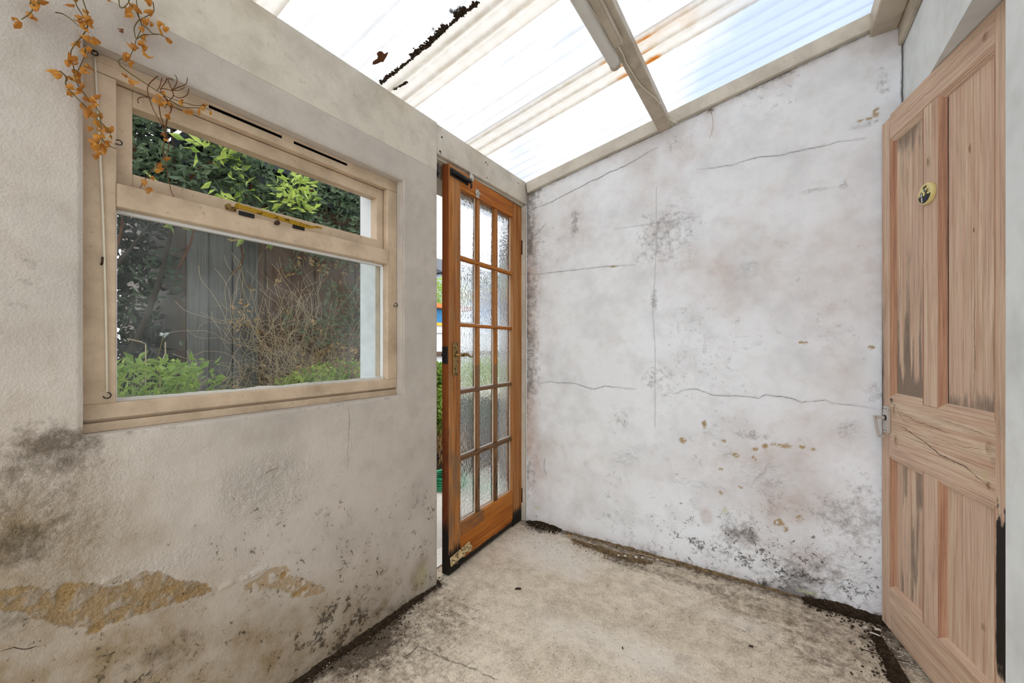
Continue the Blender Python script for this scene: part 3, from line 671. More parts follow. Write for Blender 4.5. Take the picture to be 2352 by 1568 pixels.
for pts, w in ((PF((960, 1478), (1000, 1502), (1040, 1515), (1090, 1532), (1140, 1556)), .0022), (PF((800, 1545), (860, 1505), (905, 1470)), .002), (PF((930, 1510), (950, 1495)), .002), (PF((1985, 1495), (2060, 1518), (2120, 1535)), .0018)):
    ck = np.maximum(ck, .7 * (1 - sstep(w * .5, w * 1.6, poly_d(U + jx, V + jy, pts))))
hz = .004 * (nz - .5) + .0015 * (fbm(U, V, 60, 3, 217) - .5) - .002 * ck - .003
Vt = np.stack([U, V, hz], -1).reshape(-1, 3); Fc = grid_faces(len(xs), len(ys))
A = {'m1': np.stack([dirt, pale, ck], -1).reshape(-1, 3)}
nF = len(Fc)
Vt, Fc, A = add_boxes(Vt, Fc, A, [((-1.53, YB, -.1), (XR + .14, YE + .003, -.012)), ((-1.53, YB, -.05), (XR + .14, .55, -.003))])
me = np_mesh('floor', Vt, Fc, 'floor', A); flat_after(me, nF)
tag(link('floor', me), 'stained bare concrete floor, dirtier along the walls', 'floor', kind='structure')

# ---- roof: overlapping corrugated plastic sheets
roof = empty('ceiling', (-.45, .4, 2.3), 0, 'sloping lean-to roof of translucent corrugated plastic sheets', 'ceiling', kind='structure')
PITCH, Y0 = .0728, 1.046
laps = [(1.570, 2.300), (1.046, 1.757), (.470, 1.223), (-.090, .6465), (-.42, .090)]
for k, (ya, yb) in enumerate(laps):
    ny = int((yb - ya) / PITCH * 10) + 1
    xs = segs((XLO - .12, .02), (XR, .02)); ys = np.linspace(ya, yb, ny)
    U, V = np.meshgrid(xs, ys)
    ph = np.cos(2 * np.pi * (V - Y0) / PITCH)
    Z = zr(U) + .003 + .0085 * (1 + ph) + .004 * (V - ya) / (yb - ya)
    lap = ((V < ya + .18) & (k < len(laps) - 1)).astype(float)
    up = (V > yb - .18).astype(float) if k else np.zeros(V.shape)
    dirt = np.clip(.62 * lap * (.35 + .65 * sstep(.0, .8, -ph)) + .35 * up , 0, 1)
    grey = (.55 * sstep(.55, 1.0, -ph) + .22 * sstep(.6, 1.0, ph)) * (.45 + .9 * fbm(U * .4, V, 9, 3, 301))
    rust = np.zeros(V.shape)
    for yc, w in ((1.602, .020), (1.672, .011), (1.735, .012), (1.30, .008), (1.12, .010)):
        rust = np.maximum(rust, (1 - sstep(.2, 1.0, np.hypot((U + .43) / (w * 4.2), (V - yc) / (w * 1.15)) + (fbm(U, V, 24, 3, 302) - .5))))
        rust = np.maximum(rust, .8 * (1 - sstep(.2, 1.0, np.hypot((U + .545) / (w * 5.5), (V - yc) / (w * 1.3)) + (fbm(U, V, 24, 3, 303) - .5))))
    rust = np.maximum(rust, .20 * (lap > 0) * (1 - sstep(.0, .35, np.abs(U + .30))) * sstep(.52, .7, fbm(U * .5, V, 14, 4, 304)))
    me = np_mesh('roof_sheet', np.stack([U - roof.location.x, V - roof.location.y, Z - roof.location.z], -1).reshape(-1, 3), grid_faces(len(xs), ny),
                 'roof', {'m1': np.stack([dirt, rust, grey], -1).reshape(-1, 3), 'm2': np.stack([np.maximum(lap, up), 0 * V, 0 * V], -1).reshape(-1, 3)})
    link('roof_sheet', me, roof)

# ---- timbers
sl = math.atan(.197)
def slope_box(m, x0, x1, y0, y1, d0, d1, c=.003):    # box that follows the roof slope, d = depth below the roof
    M_ = Matrix.Translation((x0, 0, zr(x0))) @ Matrix.Rotation(-sl, 4, 'Y')
    return m.bbox((0, y0, -d1), ((x1 - x0) / math.cos(sl), y1, -d0), c, M_)
m = slope_box(MB(), XL + .002, .322, YE - .026, YE - .001, .001, .068)
tag(m.build('trim_1', 'beam'), 'chipped white batten sloping along the top of the end wall under the roof', 'batten', kind='structure')
m = slope_box(MB(), -.5186, -.4555, YB, YE - .0005, .001, .073, .004)
tag(m.build('trim_2', 'beam_d'), 'grimy painted roof beam crossing the middle of the plastic roof', 'beam', kind='structure')
m = MB().bbox((.322, YB, 2.358), (.407, YE - .0005, zr(.322) - .001), .004)
tag(m.build('trim_3', 'beam_d'), 'weathered thick beam under the high edge of the roof', 'beam', kind='structure')
m = MB().bbox((.408, YB, 2.290), (.4245, YE - .0005, 2.46), .003)
tag(m.build('trim_4', 'beam_d'), 'thin dirty board fixed to the house wall beside the thick beam', 'board', kind='structure')
m = MB().bbox((-1.338, YB, 1.9125), (XL + .0034, DY0 - .002, zr(XL) + .008), .0008)
tag(m.build('trim_5', 'beam'), 'wide cream-painted beam above the window', 'beam', kind='structure')
m = MB().bbox((-1.372, DY0, 1.994), (XL + .001, YE - .001, zr(XL) + .006), .003)
tag(m.build('trim_6', 'beam'), 'dirty white beam over the garden door, dotted with old screw holes', 'beam', kind='structure')
for (px, py, r) in ((1015, 315, .0050), (1011, 348, .0055), (1013, 353, .003), (1116, 373, .005), (1120, 378, .004), (1119, 408, .004), (1191, 421, .004), (1194, 428, .003), (1197, 456, .003)):
    p = on_x(px, py, XL + .0012)
    MB().lathe([(r * .3, -.0002), (r, 0.0002)], 8, Matrix.Translation(p) @ Matrix.Rotation(math.pi / 2, 4, 'Y') @ Matrix.Rotation(random.random(), 4, 'Z')).build('screw_hole', 'black', bpy.data.objects['trim_6'])

# ---- frame of the garden door
fr = empty('trim_7', (-1.39, 1.76, 0), 0, 'narrow dirty white frame around the garden door', 'door frame', kind='structure')
m = MB().bbox((-1.42, 2.1525, 0), (-1.318, YE - .001, 1.985), .002); m.build('jamb', 'beam', fr, world=True)
m = MB().bbox((-1.44, DY0 - .001, 0), (-1.368, DY0 + .040, 1.93), .002); m.build('jamb', 'beam', fr, world=True)
m = MB().bbox((-1.40, DY0 + .001, 1.981), (-1.326, YE - .02, 1.9935), .002); m.build('head', 'beam', fr, world=True)
m = MB().bbox((-1.525, DY0 + .001, -.02), (-1.40, YE - .02, .004), .002); m.build('threshold', 'aluminium', fr, world=True)
m = MB(); p = on_x(1000, 383, -1.330)
m.bbox((-1.336, p.y - .012, p.z - .045), (-1.322, p.y + .016, p.z + .02), .002).tube([(-1.322, p.y + .0, p.z - .035), (-1.308, p.y, p.z - .035)], .007, 8)
tag(m.build('bolt_keep', 'black_iron', fr, world=True), 'black iron bolt keep at the top of the frame')
# ================================================================== doors (local frame: x along the door from the latch edge, y=0 room face, z up)
def board(name, parent, x0, x1, z0, z1, y0, y1, mat, fn=None, res=.006, c=.0018, warp=0.0):
    """a plank whose room face is a fine grid carrying wear masks"""
    nx, nz = max(2, int((x1 - x0) / res)), max(2, int((z1 - z0) / res))
    u, v = np.linspace(x0 + c, x1 - c, nx + 1), np.linspace(z0 + c, z1 - c, nz + 1)
    U, V = np.meshgrid(u, v)
    Y = np.full(U.shape, y0) + warp * (fbm(U, V, 10, 3, 7) - .5)
    mk = np.zeros(U.shape + (3,)) if fn is None else np.stack(fn(U, V), -1)
    Vt = np.stack([U, Y, V], -1).reshape(-1, 3); Fc = grid_faces(nx + 1, nz + 1)
    i = np.arange((nx + 1) * (nz + 1)).reshape(nz + 1, nx + 1)
    loop = np.concatenate([i[0, :], i[1:, -1], i[-1, -2::-1], i[-2:0:-1, 0]])
    lu, lv = Vt[loop, 0], Vt[loop, 2]
    outv = np.stack([np.where(lu <= x0 + c + 1e-6, x0, np.where(lu >= x1 - c - 1e-6, x1, lu)), np.full(len(loop), y0 + c), np.where(lv <= z0 + c + 1e-6, z0, np.where(lv >= z1 - c - 1e-6, z1, lv))], -1)
    back = outv.copy(); back[:, 1] = y1
    n0, n = len(Vt), len(loop)
    k = np.arange(n); kn = (k + 1) % n
    f1 = np.stack([loop[k], n0 + k, n0 + kn, loop[kn]], -1); f2 = np.stack([n0 + k, n0 + n + k, n0 + n + kn, n0 + kn], -1)
    mm = mk.reshape(-1, 3)
    Vt = np.concatenate([Vt, outv, back, np.array([(x0, y1, z0), (x1, y1, z0), (x1, y1, z1), (x0, y1, z1)])])
    o = n0 + 2 * n
    Fc = np.concatenate([Fc, f1, f2, np.array([(o, o + 3, o + 2, o + 1)])])
    mm = np.concatenate([mm, mm[loop], mm[loop], np.zeros((4, 3))])
    me = np_mesh(name, Vt, Fc, mat, {'mask': mm}, smooth=False)
    return link(name, me, parent)

# ---- glazed garden door
lx, ly = -1.3035, 1.437; hx, hy = -1.3405, 2.1515
W1 = math.hypot(hx - lx, hy - ly); ang = math.atan2(hy - ly, hx - lx)
d1 = empty('door_1', (lx, ly, .004), ang, 'orange-brown glazed timber door with fifteen obscure panes, slightly ajar', 'door', kind='structure')
TH = .043; TOP = 1.972
px_ = [(.0905, .2384), (.2755, .4165), (.4535, .6072)]
pz_ = [(1.553, 1.882), (1.215, 1.530), (.877, 1.195), (.546, .855), (.2124, .518)]
def m_stile(U, V):
    n = fbm(U, V * .35, 18, 4, 401)
    return (.42 * sstep(.35, .65, n) + .25 * (V < .9), .80 * (1 - sstep(.01, .21, V)) + .14 * (1 - sstep(.1, .8, V)), 0 * U)
def m_stile2(U, V): return (.15 + 0 * U, .70 * (1 - sstep(.0, .17, V)) + .16 * (1 - sstep(0, .7, V)), 0 * U)
def m_bot(U, V):
    e = np.minimum.reduce([U - .0905, .6072 - U, V])
    return (.55 * (V > .15) * (U < .30),   .85 * (1 - sstep(.014, .055, V)) + .35 * (1 - sstep(.0, .05, U - .0905)) + .4 * (1 - sstep(.0, .02, .6072 - U)), 0 * U)
def m_bar(U, V): return (.30 + .55 * (V < 1.0), .12 + .36 * (1 - sstep(.3, .95, V)), 0 * U)
def m_top(U, V): return (.45 * sstep(.5, .7, fbm(U, V, 12, 4, 403)), 0 * U, 0 * U)
board('stile', d1, 0, .0905, 0, TOP, 0, TH, 'oak_v', m_stile)
board('stile', d1, .6072, W1, 0, TOP, 0, TH, 'oak_v', m_stile2)
board('top_rail', d1, .0905, .6072, 1.882, TOP, .0005, TH, 'oak_h', m_top)
board('bottom_rail', d1, .0905, .6072, .006, .2124, .0008, TH, 'oak_h', m_bot)
board('latch_edge', d1, -.0012, .0, .0, TOP, .0015, TH - .001, 'oak_edge', lambda U, V: (.5 * (1 - sstep(.5, 1.3, V)), .85 * (1 - sstep(.10, .42, V)), 0 * U), .004, .0003)     # darker planed edge of the latch stile
def bar_prof(U0, U1): return None
for a, b_ in ((.2384, .2755), (.4165, .4535)):
    for (z0, z1) in pz_:
        board('upright_bar', d1, a + .006, b_ - .006, z0, z1, .008, TH - .004, 'oak_v', m_bar, .01)
        m = MB()
        for s_, q in ((-1, a), (1, b_)):
            m.prism([(q, z0), (q - s_ * .007, z0), (q - s_ * .007, z1), (q, z1)], .017, .027)
        m.build('glazing_bead', 'oak_v', d1)
for i in range(4):
    z1, z0 = pz_[i][0], pz_[i + 1][1]
    board('cross_bar', d1, .0905, .6072, z0 + .003, z1 - .003, .006, TH - .004, 'oak_h', m_bar, .01)
    MB().prism([(.0905, z0), (.6072, z0), (.6072, z0 + .004), (.0905, z0 + .004)], .017, .027).build('glazing_bead', 'oak_h', d1)
pane_i = 0
for (z0, z1) in pz_:
    for (a, b_) in px_:
        MB().box((a - .002, .0225, z0 - .002), (b_ + .002, .0262, z1 + .002)).build('pane', 'obscure', d1)
        if pane_i % 3 != 1 or z0 < 1.0:
            m = MB(); yy = .0218; n = 14
            for side in (0, 1):                                                      # ragged old putty along two edges of the pane
                pts = []
                for k in range(n + 1):
                    t = k / n; w = .003 + .003 * random.random()
                    if side == 0: p0, p1 = (b_ + .001, z0 + (z1 - z0) * t), (b_ - w, z0 + (z1 - z0) * t)
                    else: p0, p1 = (a + (b_ - a) * t, z0 - .001), (a + (b_ - a) * t, z0 + w)
                    pts.append((p0, p1))
                for (p0, p1), (q0, q1) in zip(pts[:-1], pts[1:]):
                    m.add([(p0[0], yy - .003, p0[1]), (p1[0], yy, p1[1]), (q1[0], yy, q1[1]), (q0[0], yy - .003, q0[1]), (p0[0], yy + .001, p0[1]), (p1[0], yy + .001, p1[1]), (q1[0], yy + .001, q1[1]), (q0[0], yy + .001, q0[1])],
                          [(0, 1, 2, 3), (7, 6, 5, 4), (1, 5, 6, 2), (0, 3, 7, 4)])
            m.build('putty', 'putty', d1)
        pane_i += 1
# lever handle on its back plate
h = MB().bbox((.026, -.008, .955), (.062, -.0005, 1.115), .003).build('handle', 'brass_dark', d1)
tag(h, 'aged brass lever handle on a tall plate')
MB().lathe([(.010, 0), (.010, .004), (.007, .010), (.006, .030)], 14, Matrix.Translation((.044, -.008, 1.055)) @ Matrix.Rotation(math.pi / 2, 4, 'X')).build('rose', 'brass_dark', h, smooth=True)
pts = smooth_line([(.044, -.036, 1.055), (.058, -.040, 1.054), (.085, -.040, 1.056), (.105, -.039, 1.050), (.125, -.037, 1.043), (.142, -.035, 1.047), (.150, -.034, 1.054)], 5)
MB().tube(pts, [.0065 + .003 * math.sin(min(1, k / 14) * math.pi) - .0045 * (k / (len(pts) - 1)) ** 2 for k in range(len(pts))], 10).build('lever', 'brass_dark', h, smooth=True)
for sx in (.033, .055):
    for zz in (.963, 1.107): MB().lathe([(.003, 0), (.002, .0012)], 8, Matrix.Translation((sx, -.008, zz)) @ Matrix.Rotation(math.pi / 2, 4, 'X')).build('screw', 'rust', h)
m = MB().bbox((-.006, .006, 1.012), (.001, .040, 1.095), .002)
lk = m.build('lock_plate', 'black_iron', d1); tag(lk, 'black iron lock plate let into the latch edge')
MB().tube([(-.004, .022, 1.055), (-.020, .026, 1.055)], .007, 8).build('latch_bolt', 'black_iron', lk)
# black surface bolt across the top of the latch stile
tb = MB().bbox((.006, -.006, 1.915), (.150, -.0005, 1.955), .002).build('top_bolt', 'black_iron', d1); tag(tb, 'black tubular bolt lying across the top rail')
MB().tube([(.008, -.015, 1.935), (.155, -.015, 1.935)], .0105, 12).build('bolt_barrel', 'black_iron', tb, smooth=True)
MB().tube([(.150, -.015, 1.935), (.152, -.022, 1.915), (.150, -.020, 1.900)], .0055, 8).build('bolt_knob', 'rust', tb, smooth=True)
# galvanised catch plates
for (px, pz, wall) in ((.232, 1.902, False), (.180, 1.972, True)):
    c = MB().bbox((px - .016, -.0035, pz - .022), (px + .016, -.0005, pz + .022), .001).build('catch_plate', 'galv', d1)
    tag(c, 'small galvanised catch plate')
    m = MB()
    for sx in (-.010, .010):
        for sz in (-.015, .015): m.lathe([(.0028, 0), (.0028, .0006)], 8, Matrix.Translation((px + sx, -.0036, pz + sz)) @ Matrix.Rotation(math.pi / 2, 4, 'X'))
    m.build('screw_hole', 'black', c)
    if not wall: MB().tube([(px - .004, -.004, pz), (px + .002, -.014, pz + .002), (px + .012, -.012, pz), (px + .016, -.005, pz - .002)], .003, 8).build('staple', 'galv', c, smooth=True)
# flaking cream bolt at the foot of the door, set aslant
R_ = Matrix.Translation((.084, 0, .066)) @ Matrix.Rotation(math.radians(-6), 4, 'Y')
bb = MB().bbox((-.078, -.008, -.020), (.078, -.0005, .024), .002, R_).build('foot_bolt', 'rust_paint', d1); tag(bb, 'cream-painted bolt with flaking rusty paint at the foot of the door')
MB().tube([R_ @ Vector((-.074, -.014, .002)), R_ @ Vector((.074, -.014, .002))], .010, 10).build('bolt_barrel', 'rust_paint', bb, smooth=True)
for t in (-.055, .0, .055): MB().bbox((t - .007, -.025, -.013), (t + .007, -.006, .017), .002, R_).build('strap', 'rust_paint', bb)
# hinges on the far edge
for zz in (.155, 1.72): tag(MB().tube([(W1 + .003, -.002, zz - .045), (W1 + .003, -.002, zz + .045)], .006, 8).build('hinge', 'rust', d1, smooth=True), 'rusty butt hinge')

# ---- stripped pine closet door
L = Vector((.3555, 2.140)); dv = Vector((.2214, -.9752))
d2 = empty('door_2', (L.x, L.y, .012), math.atan2(dv.y, dv.x), 'stripped pine four-panel closet door with mouldings and grey mildew', 'door', kind='structure')
W2 = .672; T2 = .036
def k_st(U, V):
    e = U
    return (.65 * (1 - sstep(.0, .045, e)) * sstep(.55, .8, V) * (1 - sstep(1.0, 1.7, V)) + .10, .56 * (1 - sstep(.0, .034, e)) * sstep(.70, .88, V) * (1 - sstep(.98, 1.40, V)), 0 * U)
def k_st2(U, V):
    bl = sstep(.20, .27, V + .05 * (fbm(U, V, 30, 3, 421) - .5)) * (1 - sstep(.60, .72, V + .12 * (fbm(U * 3, V, 40, 3, 422) - .5)))
    return (.35 * sstep(.80, .86, V) * (1 - sstep(.93, 1.0, V)), .80 * bl * sstep(.574, .586, U), 0 * U)
def k_top(U, V): return (.12 + 0 * U, 0 * U, .25 * blob(U, V, (.16, 1.935), .03, .02, 423, .3, 20, .2))
def k_mid(U, V):
    kn = blob(U, V, (.080, .845), .012, .026, 424, .1, 20, .5) + blob(U, V, (.545, .74), .012, .02, 425, .1, 20, .5) + .8 * blob(U, V, (.10, .745), .014, .03, 426, .2, 20, .2)
    y = V + .02 * np.sin(U * 14) + .012 * (fbm(U, V, 9, 3, 427) - .5)
    ln = sum(1 - sstep(.0007, .0026, np.abs(y - z0 + .03 * (U - .1))) for z0 in (.762, .800, .835, .70))
    sp = blob(U, V, (.07, .885), .02, .025, 428, .6, 26, .2)
    return (.45 * sp + .4 * blob(U, V, (.57, .80), .02, .05, 429, .4, 20, .2), .5 * sp + .36 * np.clip(ln, 0, 1), .6 * kn)
def k_bot(U, V): return (.05 + .15 * fbm(U, V, 10, 3, 430), 0 * U, 0 * U)
def k_mun(U, V):
    kn = blob(U, V, (.295, 1.695), .010, .030, 431, .15, 20, .4) + .6 * blob(U, V, (.30, 1.34), .008, .012, 432, .3, 20, .4)
    return (.05 + .35 * (V < .6) * fbm(U, V, 9, 3, 433), .30 * blob(U, V, (.305, 1.52), .01, .012, 434, .4, 30, .2), .6 * kn)
ox = [(.057, .2687), (.3434, .578)]
oz = [(.890, 1.884), (.1605, .6675)]
board('stile', d2, 0, .057, 0, 1.968, 0, T2, 'pine_v', k_st)
board('stile', d2, .578, W2, 0, 1.976, 0, T2, 'pine_v', k_st2)
board('top_rail', d2, .0579, .5771, 1.884, 1.978, .0004, T2, 'pine_h', k_top)
board('lock_rail', d2, .0579, .5771, .6675, .890, .0004, T2, 'pine_h', k_mid)
board('bottom_rail', d2, .0579, .5771, .0, .1605, .0004, T2, 'pine_h', k_bot)
for (z0, z1) in oz: board('muntin', d2, .2687, .3434, z0 + .0008, z1 - .0008, .0008, T2, 'pine_v', k_mun)
def k_pan(i, j):
    def f(U, V):
        (a, b_), (z0, z1) = ox[i], oz[j]
        n = fbm(U, V * .3, 30, 4, 440 + i * 2 + j)
        if j == 0:
            low = 1 - sstep(.02, .10 if i else .16, V - z0 + .10 * (n - .5))
            top = (1 - sstep(.0, .14, z1 - V + .12 * (n - .5))) if i == 0 else .5 * (1 - sstep(0, .05, z1 - V))
            streak = (.34 * (1 - sstep(.0, .62, V - z0)) + .32) * sstep(.40, .6, fbm(U * 2.4, V * .12, 30, 3, 450)) + .22 * (1 - sstep(.0, .5, V - z0)) if i == 0 else .30 * (1 - sstep(0, .012, U - a)) + .05
            ck = (1 - sstep(.0006, .0022, np.abs(U - a - .135 - .01 * (V - z0)))) * (V < z0 + .42) * (V > z0 + .05) if i else 0 * U
            return (.62 * low + .60 * top + streak, .25 * low * sstep(.5, .62, n) + .26 * ck + (.10 * sstep(.45, .6, fbm(U, V, 40, 3, 452)) if i == 0 else 0), 0 * U)
        return ((.62 * sstep(.42, .62, fbm(U * 2.4, V * .2, 24, 3, 455)) if i == 0 else .10 + .45 * (1 - sstep(0, .05, z1 - V + .05 * (n - .5)))), .10 * (i == 0) * sstep(.45, .6, fbm(U, V * .4, 40, 3, 457)), 0 * U)
    return f
for i, (a, b_) in enumerate(ox):
    for j, (z0, z1) in enumerate(oz):
        board('panel', d2, a + (.0245 if (i == 1 and j == 0) else .001), b_ - .001, z0 + .001, z1 - .001, .015, .026, 'pine_v', k_pan(i, j), .005, .0005)
        # planted ogee mouldings round the panel (mitred lengths)
        w = .020; prof = [(0, .0008), (.004, .001), (.0055, .003), (.010, .0045), (.013, .008), (.0155, .0085), (.017, .0115), (w, .0150)]
        for side in range(4):
            m = MB(); vs, fs = [], []
            for (q, y) in prof:
                c = {0: [(a + q, z0 + q), (a + q, z1 - q)], 1: [(b_ - q, z0 + q), (b_ - q, z1 - q)], 2: [(a + q, z0 + q), (b_ - q, z0 + q)], 3: [(a + q, z1 - q), (b_ - q, z1 - q)]}[side]
                vs += [(c[0][0], y, c[0][1]), (c[1][0], y, c[1][1])]
            c = {0: [(a, z0), (a, z1)], 1: [(b_, z0), (b_, z1)], 2: [(a, z0), (b_, z0)], 3: [(a, z1), (b_, z1)]}[side]
            vs += [(c[0][0], .0155, c[0][1]), (c[1][0], .0155, c[1][1])]
            n = len(vs) // 2
            fs = [(2 * k, 2 * k + 1, (2 * k + 3) % (2 * n), (2 * k + 2) % (2 * n)) for k in range(n)]
            fs += [tuple(range(0, 2 * n, 2)), tuple(range(1, 2 * n, 2))]
            m.add(vs, fs).build('moulding', 'pine_mould' if side < 2 else 'pine_h', d2)
# splits and knots in the stripped pine
def pine_line(pts, w, seed, y=-.0004, amp=.0012):
    q = wander(pts, .006, amp, seed)
    ribbon('split', d2, [(p[0], y, p[1]) for p in q], (0, -1, 0), w, 'crackline', seed)
pine_line([(.062, .795), (.16, .792), (.27, .772), (.36, .748), (.46, .742), (.572, .705)], .0020, 1)
pine_line([(.11, .862), (.16, .842), (.24, .830), (.34, .828), (.42, .822)], .0010, 2)
pine_line([(.07, .872), (.10, .866), (.125, .845), (.15, .824), (.20, .812)], .0010, 3)
pine_line([(.30, .862), (.42, .858), (.57, .846)], .0007, 4)
pine_line([(.28, .798), (.40, .792), (.50, .800), (.565, .812)], .0007, 5)
pine_line([(.062, 1.930), (.20, 1.922), (.36, 1.918), (.572, 1.924)], .0006, 6)
pine_line([(.478, .95), (.480, 1.06), (.476, 1.16), (.479, 1.25)], .0014, 7, .0146, .0006)
pine_line([(.545, .90), (.548, 1.05), (.546, 1.2)], .0007, 8, .0146, .0006)
pine_line([(.13, .95), (.145, 1.12), (.150, 1.30), (.147, 1.46)], .0008, 9, .0146, .0006)
pine_line([(.165, .95), (.152, 1.12), (.150, 1.22)], .0008, 10, .0146, .0006)
for k, (cx_, cz_, rx_, rz_, yy) in enumerate(((.092, .848, .010, .020, -.0004), (.105, .735, .011, .021, -.0004), (.556, .815, .010, .018, -.0004), (.556, .715, .007, .010, -.0004), (.298, 1.693, .009, .020, .0003), (.512, .31, .008, .010, .0146), (.46, 1.66, .005, .014, .0146), (.475, 1.42, .003, .007, .0146), (.545, 1.925, .009, .012, -.0004))):
    for q_ in (1.0, .62, .3):
        ribbon('knot_ring', d2, [(cx_ + rx_ * q_ * math.cos(t), yy, cz_ + rz_ * q_ * math.sin(t)) for t in np.linspace(0, 6.4, 26)], (0, -1, 0), .0011 if q_ == 1 else .0014, 'knot', 40 + k)
# drooping aluminium lever
hp = MB().bbox((.0356, -.0115, .755), (.068, -.0004, .856), .0015).build('handle', 'aluminium', d2); tag(hp, 'satin aluminium lever handle hanging down')
for zz in (.764, .847):
    for sx in (.043, .060): MB().lathe([(.0022, 0), (.0022, .0006)], 8, Matrix.Translation((sx, -.0116, zz)) @ Matrix.Rotation(math.pi / 2, 4, 'X')).build('screw', 'black', hp)
MB().lathe([(.0105, 0), (.0105, .004)], 14, Matrix.Translation((.052, -.0115, .812)) @ Matrix.Rotation(math.pi / 2, 4, 'X')).build('spindle_collar', 'black_iron', hp)
m = MB().bbox((.044, -.046, .806), (.060, -.0125, .819), .0015)
Rl = Matrix.Translation((.052, -.043, .817)) @ Matrix.Rotation(math.radians(9), 4, 'X')
m.bbox((-.008, -.004, -.082), (.008, .003, .002), .0015, Rl)
m.bbox((-.008, -.003, -.0825), (.008, .016, -.0755), .0015, Rl)
m.build('lever', 'aluminium', hp)
# oval WC plaque screwed to the muntin
sg = empty('wc_plaque', (0, 0, 0), 0, 'small round cream WC plaque on the pine closet door', 'sign')
sc_, sz_ = .3005, 1.5885
sg.location = (L.x + dv.x * sc_, L.y + dv.y * sc_, sz_ + .012); sg.rotation_euler = (0, 0, math.atan2(dv.y, dv.x))
HWD, HHT = .0385, .0345
def ell(k, y): return [(HWD * k * math.cos(t), y, HHT * k * math.sin(t)) for t in np.linspace(0, 2 * math.pi, 41)[:-1]]
m = MB(); rings = [ell(1.0, -.0002), ell(1.0, -.0065), ell(.97, -.0095), ell(.90, -.0115)]
vs = [p for r in rings for p in r]; n = 40
m.add(vs, [(i * n + j, i * n + (j + 1) % n, (i + 1) * n + (j + 1) % n, (i + 1) * n + j) for i in range(3) for j in range(n)] + [tuple(range(n))[::-1], tuple(3 * n + j for j in range(n))])
m.build('disc', 'sign_cream', sg, smooth=False)
def flat(name, poly, mat, lift=.0007):
    MB().prism([(x * HWD, z * HHT) for x, z in poly], -.0115 - lift, -.0114).build(name, mat, sg)
def stroke(pts, w=.035):
    out = []
    for (a, b_), (c, e) in zip(pts[:-1], pts[1:]):
        d = Vector((c - a, e - b_)).normalized() * w; nn = Vector((-d.y, d.x))
        out.append([(a + nn.x - d.x * .5, b_ + nn.y - d.y * .5), (a - nn.x - d.x * .5, b_ - nn.y - d.y * .5), (c - nn.x + d.x * .5, e - nn.y + d.y * .5), (c + nn.x + d.x * .5, e + nn.y + d.y * .5)])
    return out
def strokes(name, lines, mat, w):
    m = MB()
    for ln in lines:
        for q in stroke(ln, w): m.prism([(x * HWD, z * HHT) for x, z in q], -.0123, -.0114)
    m.build(name, mat, sg)
flat('ground', [(.86 * math.cos(t), .86 * math.sin(t)) for t in np.linspace(math.pi * 1.06, math.pi * 1.94, 16)], 'sign_dark', .0004)
flat('cistern', [(-.18, .50), (.26, .52), (.30, .62), (.24, .74), (-.16, .70), (-.22, .60)], 'sign_brown')
flat('cistern_front', [(-.12, .24), (.10, .24), (.10, .46), (-.12, .46)], 'sign_teal')
strokes('lettering', [[(.06, .30 - .06), (.11, .04), (.17, .20), (.23, .06), (.29, .28)], [(.36, .06), (.38, .07)]], 'sign_brown', .028)
strokes('lettering', [[(.47 + .11 * math.cos(t), .20 + .13 * math.sin(t)) for t in np.linspace(.7, 5.6, 10)]], 'sign_brown', .028)
flat('seat_lid', [(-.42 + .14 * math.cos(t), -.02 + .24 * math.sin(t)) for t in np.linspace(0, 2 * math.pi, 17)[:-1]], 'sign_white', .0004)
strokes('seat_ring', [[(-.42 + .15 * math.cos(t), -.02 + .26 * math.sin(t)) for t in np.linspace(-.6, 3.74, 14)], [(-.62, -.28), (-.22, -.20)]], 'sign_dark', .032)
flat('pedestal', [(-.48, -.30), (-.26, -.27), (-.30, -.50), (-.18, -.68), (-.44, -.70), (-.42, -.46)], 'sign_white')
flat('plant', [(.02, -.36), (.40, -.30), (.36, -.08), (.30, .02), (.26, -.10), (.20, .06), (.14, -.10), (.06, .00), (.06, -.16)], 'sign_green')
flat('plant_pot', [(.04, -.66), (.34, -.62), (.40, -.34), (.00, -.38)], 'sign_blue')
strokes('paper_roll', [[(-.80, -.10), (-.70, -.08)], [(-.80, -.24), (-.70, -.22)]], 'sign_dark', .032)

# ================================================================== the window
w1 = empty('window_1', (XF, .69, WZ0), 0, 'cream-painted timber window with a top-hung fanlight over one fixed pane', 'window', kind='structure')
def wb(name, boxes, mat='frame', c=.002, par=w1):
    m = MB()
    for a, b_ in boxes: m.bbox(a, b_, c)
    return m.build(name, mat, par, world=True)
XO = -1.425
IY0, IY1 = .288, 1.1075
wb('left_jamb', [((XO, WY0 + .0028, .9625), (XF, IY0, 1.7522))])
wb('right_jamb', [((XO, IY1, .9625), (XF, WY1 - .0005, 1.753))])
hd = []
for a, b_ in ((WY0 + .0005, .479), (.6815, .7195), (.9205, WY1 - .0005)): hd.append(((XF - .020, a, 1.7778), (XF, b_, 1.7872)))
hd += [((XO, WY0 + .0005, 1.7532), (XF - .02, WY1 - .0005, 1.796)), ((XF - .0201, WY0 + .0005, 1.7532), (XF, WY1 - .0005, 1.7776)), ((XF - .0201, WY0 + .0005, 1.7874), (XF, WY1 - .0005, 1.796))]
wb('head', hd, c=.0004)
for a, b_ in ((.479, .6815), (.7195, .9205)): tag(MB().box((XF - .0198, a + .0003, 1.7779), (XF - .0025, b_ - .0003, 1.7871)).build('vent_slot', 'black', w1, world=True), 'black ventilation slot in the window head')
wb('bottom_rail', [((XO, WY0 + .0005, .925), (XF, WY1 - .0005, .9625))])
wb('sill_board', [((XO, WY0 + .0005, .8955), (XF - .003, WY1 - .0005, .9175)), ((XO, WY0 + .0005, .9175), (XF - .013, WY1 - .0005, .925))], c=.001)
